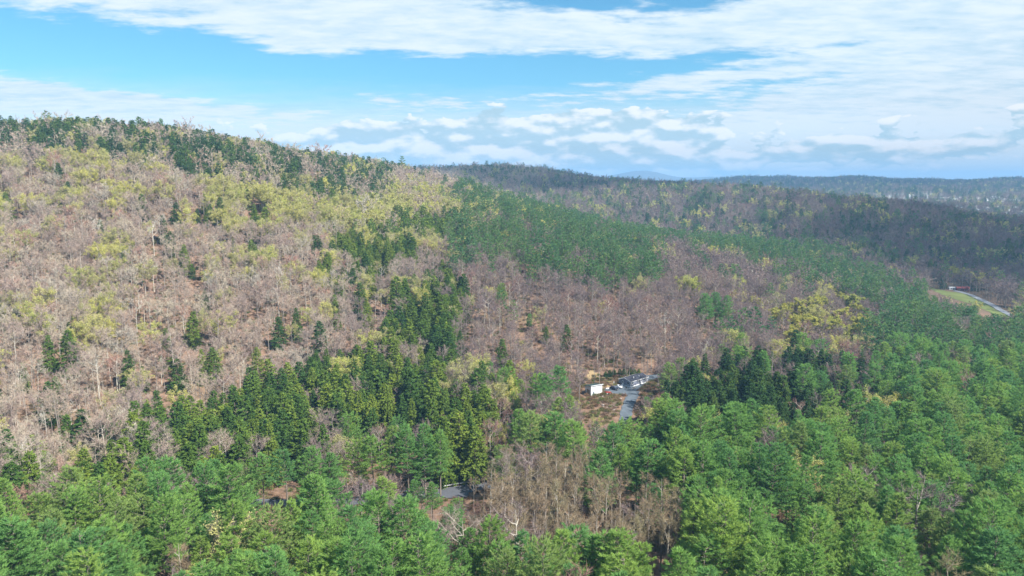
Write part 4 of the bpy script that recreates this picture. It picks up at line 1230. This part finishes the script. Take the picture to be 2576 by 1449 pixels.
def car(label, paint, loc, rz, pickup=False):
    c_ = thing('parked_car', label, 'car', loc, rz, None)
    body = [(-2.25, .35), (2.2, .35), (2.3, .6), (2.25, .85), (1.1, 1.02), (-2.2, 1.05), (-2.3, .8)]
    MB().prism(body, -.92, .92).build('body', paint, c_, bevel=.07)
    cab = [(-2.1, 1.04), (1.15, 1.02), (.45, 1.66), (-1.75, 1.70)] if not pickup else [(-.6, 1.04), (1.15, 1.02), (.5, 1.68), (-.45, 1.70)]
    MB().prism(cab, -.80, .80).build('cabin', paint, c_, bevel=.06)
    x0, x1 = (-1.9, .75) if not pickup else (-.4, .75)
    for sg in (-1, 1):
        MB().prism([(x0, 1.14), (x1, 1.12), (x1 - .4, 1.56), (x0 + .25, 1.58)], sg * .815 - .01, sg * .815 + .01).build('side_window', M_GLASS, c_)
        MB().box((2.26, sg * .66, .76), (.08, .36, .16)).build('headlight', M_STEEL, c_)
        MB().box((-2.28, sg * .74, .86), (.06, .22, .2)).build('tail_light', M_RED, c_)
        for xx in (-1.4, 1.4): wheel(c_, xx, sg * .82, .36, .24)
    MB().add([(1.1, -.7, 1.10), (1.1, .7, 1.10), (.53, .66, 1.62), (.53, -.66, 1.62)] + [(1.15, -.7, 1.12), (1.15, .7, 1.12), (.58, .66, 1.64), (.58, -.66, 1.64)],
             [(3, 2, 1, 0), (4, 5, 6, 7), (0, 1, 5, 4), (1, 2, 6, 5), (2, 3, 7, 6), (3, 0, 4, 7)]).build('windshield', M_GLASS, c_)
    if pickup:
        MB().box((-1.45, 0, 1.06), (1.35, 1.5, .06)).build('cargo_bed', M_RUBBER, c_)
    MB().box((2.3, 0, .5), (.1, 1.7, .22)).build('bumper', M_RUBBER, c_)
    return c_


car('black car parked on the gravel in front of the mobile home', M_BLACKCAR, zoom(1010, 690) + Vector((0, 0, .12)), R(-40))
car('silver pickup parked between the black car and the mobile home', M_SILVER, zoom(1130, 640) + Vector((0, 0, .12)), R(-38), True)

tr = thing('tractor', 'small red tractor with front loader on the gravel beside the shed', 'tractor', zoom(830, 825) + Vector((0, 0, .12)), R(12))
MB().prism([(-.5, .6), (1.35, .6), (1.4, 1.15), (1.3, 1.25), (-.1, 1.3), (-.5, 1.0)], -.32, .32).build('hood', M_RED, tr, bevel=.05)
MB().box((-.75, 0, .85), (.6, .9, .4)).build('seat_deck', M_RED, tr)
MB().prism([(-1.0, 1.05), (-.5, 1.05), (-.5, 1.2), (-.85, 1.2), (-.95, 1.65), (-1.05, 1.65)], -.25, .25).build('seat', M_RUBBER, tr)
for sg in (-1, 1):
    wheel(tr, -.75, sg * .68, .62, .34); wheel(tr, 1.0, sg * .52, .36, .24)
    MB().prism([(-1.4, 1.15), (-.1, 1.15), (-.25, 1.36), (-1.2, 1.36)], sg * .68 - .2, sg * .68 + .2).build('fender', M_RED, tr)
    MB().prism([(-.1, 1.25), (.1, 1.25), (1.9, .55), (1.9, .4), (1.75, .4)], sg * .46 - .05, sg * .46 + .05).build('loader_arm', M_RED, tr)
    MB().box((-1.2, sg * .45, 1.6), (.08, .08, 1.3)).build('roll_bar_post', M_RUBBER, tr)
MB().box((-1.2, 0, 2.28), (.08, .98, .08)).build('roll_bar', M_RUBBER, tr)
MB().prism([(1.8, .15), (2.35, .1), (2.4, .2), (1.95, .3), (1.95, .75), (1.82, .75)], -.75, .75).build('bucket', M_RED, tr)
MB().tube((-.2, 0, 1.25), (-.42, 0, 1.55), .03, .03, 6).tube((-.40, 0, 1.53), (-.43, 0, 1.57), .22, .22, 12).build('steering_wheel', M_RUBBER, tr)

# white hull upside down, post, tank
bo = thing('small_boat', 'little white boat lying upside down behind the tractor', 'boat', zoom(820, 655) + Vector((0, 0, .12)), R(12))
b2 = MB(); n = 12
rows = [(-.9, .2, .22), (-.5, .38, .32), (.15, .4, .34), (.65, .28, .3), (1.0, .04, .2)]
vs = [(x, w * math.cos(a), h_ * math.sin(a) ** .8) for x, w, h_ in rows for a in np.linspace(0, math.pi, 7)]
b2.add(vs, [(i * 7 + j, i * 7 + j + 1, i * 7 + j + 8, i * 7 + j + 7) for i in range(4) for j in range(6)] + [tuple(range(7))]).build('hull', M_WHITE, bo, smooth=True)
MB().box((0, 0, .34), (1.4, .05, .05)).build('keel', M_WHITE, bo)
po = thing('utility_post', 'white utility post on the dry grass above the parked cars', 'post', zoom(1005, 540))
MB().box((0, 0, .95), (.22, .22, 1.9)).build('post', M_WHITE, po)
MB().box((0, -.16, 1.45), (.36, .14, .5)).build('meter_box', M_STEEL, po)
tk = thing('propane_tank', 'small white tank near the far end of the mobile home', 'tank', zoom(2250, 238))
MB().tube((0, 0, .1), (0, 0, .2), .3, .42, 14).tube((0, 0, .2), (0, 0, .85), .42, .42, 14).tube((0, 0, .85), (0, 0, 1.0), .42, .2, 14).build('body', M_WHITE, tk)
MB().tube((0, 0, 1.0), (0, 0, 1.15), .14, .14, 10).build('collar', M_STEEL, tk)

# rocks and logs on the cleared bank
def rock(loc, s, label, seed, m_=M_ROCK):
    g = np.random.default_rng(seed)
    import bmesh
    bm = bmesh.new(); bmesh.ops.create_icosphere(bm, subdivisions=2, radius=1)
    ph = g.random((4, 3)) * 6.28
    for v in bm.verts:
        k_ = 1 + .16 * math.sin(3 * v.co.x + ph[0, 0]) + .14 * math.sin(4 * v.co.y + ph[1, 1]) + .12 * math.sin(5 * v.co.z + ph[2, 2]) + .06 * g.normal()
        v.co = Vector((v.co.x * k_ * s * 1.2, v.co.y * k_ * s * .9, v.co.z * k_ * s * .7))
    me = bpy.data.meshes.new('boulder'); bm.to_mesh(me); bm.free(); me.materials.append(m_)
    o = link('boulder', me, label=label, category='rock', group='pale boulders on the cleared bank')
    o.location = loc + Vector((0, 0, s * .25)); o.rotation_euler = (0, 0, g.random() * 6)


ROCKS = [(580, 905, .4, 'pale boulder at the foot of the white shed, leftmost of three'), (660, 890, .45, 'pale boulder below the shed, middle of three'), (705, 882, .45, 'pale boulder by the shed corner, nearest the tractor'),
         (855, 935, .6, 'largest pale boulder beside the dark log'), (940, 1052, .55, 'whitish boulder below the dark log'), (1040, 975, .5, 'tan boulder in the middle of the bank'),
         (1200, 962, .55, 'pale boulder at the edge of the driveway'), (1160, 990, .35, 'small stone beside the driveway boulder'), (695, 1155, .6, 'grey boulder on the lower part of the bank'),
         (690, 1215, .5, 'pale boulder below the grey one on the lower bank'), (800, 1228, .45, 'orange-tinted stone on the lower bank'), (1005, 1300, .5, 'isolated white boulder lowest on the bank'),
         (260, 1085, .5, 'pale stone lying in the brush in front of the shed'), (575, 300, .55, 'pale boulder on the dry grass above the shed')]
for i, (a, b_, s, lb) in enumerate(ROCKS):
    q_ = at((1740 + a / 9.9) * .8386, (1100 + b_ / 9.9) * .8386); rock(q_, s, lb, 40 + i)
for (a, b_, a2, b2_, lb) in ((830, 890, 930, 990, 'dark fallen log across the cleared bank'), (960, 1180, 1100, 1240, 'brown stump pile log at the lower right of the bank')):
    p0 = at((1740 + a / 9.9) * .8386, (1100 + b_ / 9.9) * .8386); p1 = at((1740 + a2 / 9.9) * .8386, (1100 + b2_ / 9.9) * .8386)
    lg = thing('fallen_log', lb, 'log', p0)
    MB().tube((0, 0, .35), p1 - p0 + Vector((0, 0, .35)), .32, .22, 9).build('stem', M_LOG, lg)
    mid = (p1 - p0) * .5
    MB().tube(mid + Vector((0, 0, .4)), mid + Vector((.5, .3, 1.1)), .1, .05, 6).build('branch_stub', M_LOG, lg)

# green shrubs on the bank behind the house
for i, (a, b_, hp, lb) in enumerate(((760, 300, 14, 'leftmost green bush on the bank behind the parked cars'), (880, 300, 17, 'tall green bush second from the left behind the cars'), (1010, 240, 13, 'green bush in the middle of the row behind the house'),
                                     (1180, 220, 15, 'dark green bush left of the roof end'), (1310, 250, 17, 'dense green bush right above the house gable'), (1470, 220, 15, 'green bush over the middle of the roof'),
                                     (1600, 230, 15, 'dark bush over the far half of the roof'), (1740, 230, 15, 'last green bush of the row behind the roof'), (520, 420, 10, 'small yellow-green bush behind the shed'), (380, 480, 9, 'low bush at the back corner of the shed'))):
    q_ = at((1740 + a / 9.9) * .8386, (1100 + b_ / 9.9) * .8386); hh = height_for(q_, hp)
    kd = 'hemlock'
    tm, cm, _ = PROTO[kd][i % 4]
    o = thing('evergreen_bush', lb, 'bush', q_, i * 1.3, 'green bushes behind the house')
    s = hh / HEIGHT[kd]; o.scale = (s * 2.1, s * 2.1, s)
    for nm, me in (('stem', tm), ('foliage', cm)):
        c_ = bpy.data.objects.new(nm, me); COL.objects.link(c_); c_.parent = o

# rust-coloured dying pines
for (px, py, hp, lb) in ((2500, 1345, 60, 'rusty brown dying pine near the right edge of the pine stand'), (2520, 1375, 60, 'second rusty pine beside the first near the right edge'), (2050, 1470, 90, 'small orange-brown dead pine at the bottom of the stand')):
    b0 = at(px, py + 60); hh = height_for(b0, hp + 60)
    o = thing('dying_pine', lb, 'tree', b0)
    s = hh / 22.5; o.scale = (s, s, s)
    for nm, me in (('trunk', PROTO['pine'][0][0]), ('crown', PROTO['pine'][0][1])):
        c_ = bpy.data.objects.new(nm, me.copy()); COL.objects.link(c_); c_.parent = o
        if nm == 'crown': c_.data.materials[0] = M_RUST

# ------------------------------------------------------------------ guardrail
gr = thing('guardrail', 'pale steel guardrail along the far side of the road', 'guardrail', (0, 0, 0))
k0 = int(np.argmin(np.hypot(road_c[:, 0] - RC.x, road_c[:, 1] - RC.y)))
k_a, k_b = max(0, k0 - 8), min(len(road_c) - 1, k0 + 16)
gp = road_c[k_a:k_b] + road_n[k_a:k_b] * 4.6
gz = np.maximum(ground(gp[:, 0], gp[:, 1]), road_z[k_a:k_b] - .4) + .3
pv = [(0, .42), (.06, .48), (.06, .55), (0, .60), (.06, .65), (.06, .74), (0, .80)]
v = []; f = []
for i in range(len(gp)):
    for (o_, h_) in pv: v.append((gp[i, 0] - road_n[k_a + i, 0] * o_, gp[i, 1] - road_n[k_a + i, 1] * o_, gz[i] + h_))
    if i:
        for j in range(6): f.append(((i - 1) * 7 + j, i * 7 + j, i * 7 + j + 1, (i - 1) * 7 + j + 1))
rail = link('rail', mesh_np('rail', v, np.array(f), M_STEEL), gr)
sd = rail.modifiers.new('thick', 'SOLIDIFY'); sd.thickness = .03
for i in range(0, len(gp)):
    MB().box((gp[i, 0] + road_n[k_a + i, 0] * .12, gp[i, 1] + road_n[k_a + i, 1] * .12, gz[i] + .2), (.16, .16, 1.3)).build('post', M_WOOD, gr)

# ------------------------------------------------------------------ far buildings beside the distant road
fb = lambda a, b_: at((2700 + a / 6.9) * .8386, (800 + b_ / 6.9) * .8386)


def small_building(name, label, cat, loc, rz, L, Wd, h_, rh, wallm, roofm):
    o = thing(name, label, cat, loc - Vector((0, 0, .4)), rz)
    MB().add([(x, y, z) for x in (-L / 2, L / 2) for (y, z) in ((-Wd / 2, 0), (Wd / 2, 0), (Wd / 2, h_), (0, h_ + rh), (-Wd / 2, h_))],
             [(0, 4, 3, 2, 1), (5, 6, 7, 8, 9), (0, 5, 9, 4), (1, 2, 7, 6), (0, 1, 6, 5)]).build('wall', wallm, o)
    for sg in (-1, 1):
        MB().add([(x, y, z + d) for d in (.02, .2) for x in (-L / 2 - .4, L / 2 + .4) for (y, z) in ((sg * (Wd / 2 + .4), h_ - .4 * rh / (Wd / 2)), (0, h_ + rh))],
                 [(0, 2, 3, 1), (4, 5, 7, 6), (0, 4, 6, 2), (1, 3, 7, 5), (0, 1, 5, 4), (2, 6, 7, 3)]).build('roof_slope', roofm, o)
    for xw in (-L / 4, L / 4): window(o, (xw, -Wd / 2 - .02, h_ * .55), .9, .9, 'y')
    MB().box((0, -Wd / 2 - .05, 1.05), (1.0, .08, 2.1)).build('door', M_WOOD, o)


small_building('trailer_home', 'low white trailer behind the far road', 'trailer', fb(1090, 470), R(-4), 9.5, 3.4, 2.6, .5, M_WHITE, M_WHITE)
small_building('red_cabin', 'dark red cabin between the white trailer and the red barn', 'cabin', fb(1210, 490), R(-8), 5.0, 4.5, 3.0, 1.3, M_BARN, M_BARN)
small_building('red_barn', 'bright red barn at the start of the far curving road', 'barn', fb(1345, 500), R(-10), 7.0, 5.5, 3.4, 1.8, M_BARN, M_BARN)

# pale houses of the town in the valley beyond the right-hand hill, a few pixels each
hv = MB(); hv.add([(x, y, z) for x in (-7, 7) for (y, z) in ((-5, -1), (5, -1), (5, 6), (-5, 6))], [(0, 3, 2, 1), (4, 5, 6, 7), (0, 4, 7, 3), (1, 2, 6, 5), (0, 1, 5, 4), (3, 7, 6, 2)])
town_wall = bpy.data.meshes.new('wall'); town_wall.from_pydata(hv.v, [], hv.f); town_wall.materials.append(M_WHITE)
hv = MB(); hv.add([(x, y, z) for x in (-7.6, 7.6) for (y, z) in ((-5.6, 5.9), (5.6, 5.9), (0, 9.5))], [(0, 2, 1), (3, 4, 5), (0, 3, 5, 2), (1, 2, 5, 4), (0, 1, 4, 3)])
town_roof = bpy.data.meshes.new('roof'); town_roof.from_pydata(hv.v, [], hv.f); town_roof.materials.append(M_STEEL)
g_ = np.random.default_rng(77); made = 0
for _ in range(400):
    q_ = at(2270 + 320 * g_.random(), 494 + 60 * g_.random(), 1450.0)
    if not 1550 < q_.y < 3700 or made >= 120: continue
    made += 1
    o = bpy.data.objects.new('distant_house', None); COL.objects.link(o)
    o.location = q_; o.rotation_euler = (0, 0, g_.random() * 3); k_ = 0.7 + 0.8 * g_.random(); o.scale = (k_ * 1.3, k_, k_)
    o['label'] = 'tiny pale house in the town of the far valley'; o['category'] = 'house'; o['group'] = 'pale houses in the far valley'
    for nm, me in (('wall', town_wall), ('roof', town_roof)):
        c_ = bpy.data.objects.new(nm, me); COL.objects.link(c_); c_.parent = o
print('town', made)

# ------------------------------------------------------------------ cumulus clouds overhead, outside the picture, shading the right-hand hills
m, t = mat('cloud'); M_CLOUD = m
g = t.new('ShaderNodeTexCoord')
nz = t.noise(g.outputs['Object'], 2.2, 4.0, 0.6)
ln = t.new('ShaderNodeVectorMath', operation='LENGTH'); t.l.new(g.outputs['Object'], ln.inputs[0])
den = t.smooth(t.m('ADD', ln.outputs['Value'], t.m('MULTIPLY', t.m('SUBTRACT', nz, .5), 0.9)), 1.0, 0.62)
tp_ = t.new('ShaderNodeBsdfTransparent'); df = t.new('ShaderNodeBsdfDiffuse'); df.inputs[0].default_value = (.85, .86, .88, 1)
tl = t.new('ShaderNodeBsdfTranslucent'); tl.inputs[0].default_value = (.85, .86, .88, 1)
ms = t.new('ShaderNodeMixShader'); ms.inputs[0].default_value = .5; t.l.new(df.outputs[0], ms.inputs[1]); t.l.new(tl.outputs[0], ms.inputs[2])
mx = t.new('ShaderNodeMixShader'); t.l.new(t.m('MULTIPLY', den, .75), mx.inputs[0]); t.l.new(tp_.outputs[0], mx.inputs[1]); t.l.new(ms.outputs[0], mx.inputs[2])
finish(t, mx.outputs[0])


def cloud(cx, cy, rx, ry, label, seed, alt=1500.0):
    """a cumulus whose shadow falls round cx, cy"""
    import bmesh
    g_ = np.random.default_rng(seed)
    bm = bmesh.new(); bmesh.ops.create_icosphere(bm, subdivisions=5, radius=1)
    ph = g_.random((3, 3)) * 20
    for v_ in bm.verts:
        c_ = v_.co
        k_ = 1 + .13 * math.sin(5 * c_.x + ph[0, 0]) * math.sin(4 * c_.y + ph[0, 1]) + .09 * math.sin(9 * c_.x + ph[1, 0] + 3 * c_.z) * math.sin(8 * c_.y + ph[1, 1]) + .05 * math.sin(17 * c_.x + ph[2, 0]) * math.sin(15 * c_.y + ph[2, 1]) 
        v_.co = Vector((c_.x * k_ * .93, c_.y * k_ * .93, c_.z * k_ * (1 if c_.z > 0 else .25)))
    me = bpy.data.meshes.new('cloud'); bm.to_mesh(me); bm.free(); me.materials.append(M_CLOUD)
    for q_ in me.polygons: q_.use_smooth = True
    o = link('cloud', me, label=label, category='cloud', kind='structure')
    tt = alt / SUN_DIR.z
    o.location = (cx + SUN_DIR.x * tt, cy + SUN_DIR.y * tt, alt); o.scale = (rx, ry, 130)


cloud(1060, 1130, 840, 740, 'white cumulus cloud shading the hills on the right', 1)
cloud(300, 2150, 1400, 560, 'white cumulus cloud shading the far purple hills', 2)
cloud(1800, 4900, 3300, 1150, 'white cumulus cloud shading the distant blue ridge', 3)

# ------------------------------------------------------------------ air
m, t = mat('air'); M_AIR = m
pv_ = t.new('ShaderNodeVolumePrincipled')
pv_.inputs['Color'].default_value = (0.33, 0.63, 1.0, 1)
pv_.inputs['Density'].default_value = 0.00012
pv_.inputs['Anisotropy'].default_value = 0.0
o_ = t.new('ShaderNodeOutputMaterial'); t.l.new(pv_.outputs[0], o_.inputs['Volume'])
hz = MB().box((0, 0, 140), (36000, 36000, 430)).build('haze', M_AIR, None, kind='stuff', label='thin blue summer haze filling the air between the hills', category='haze')
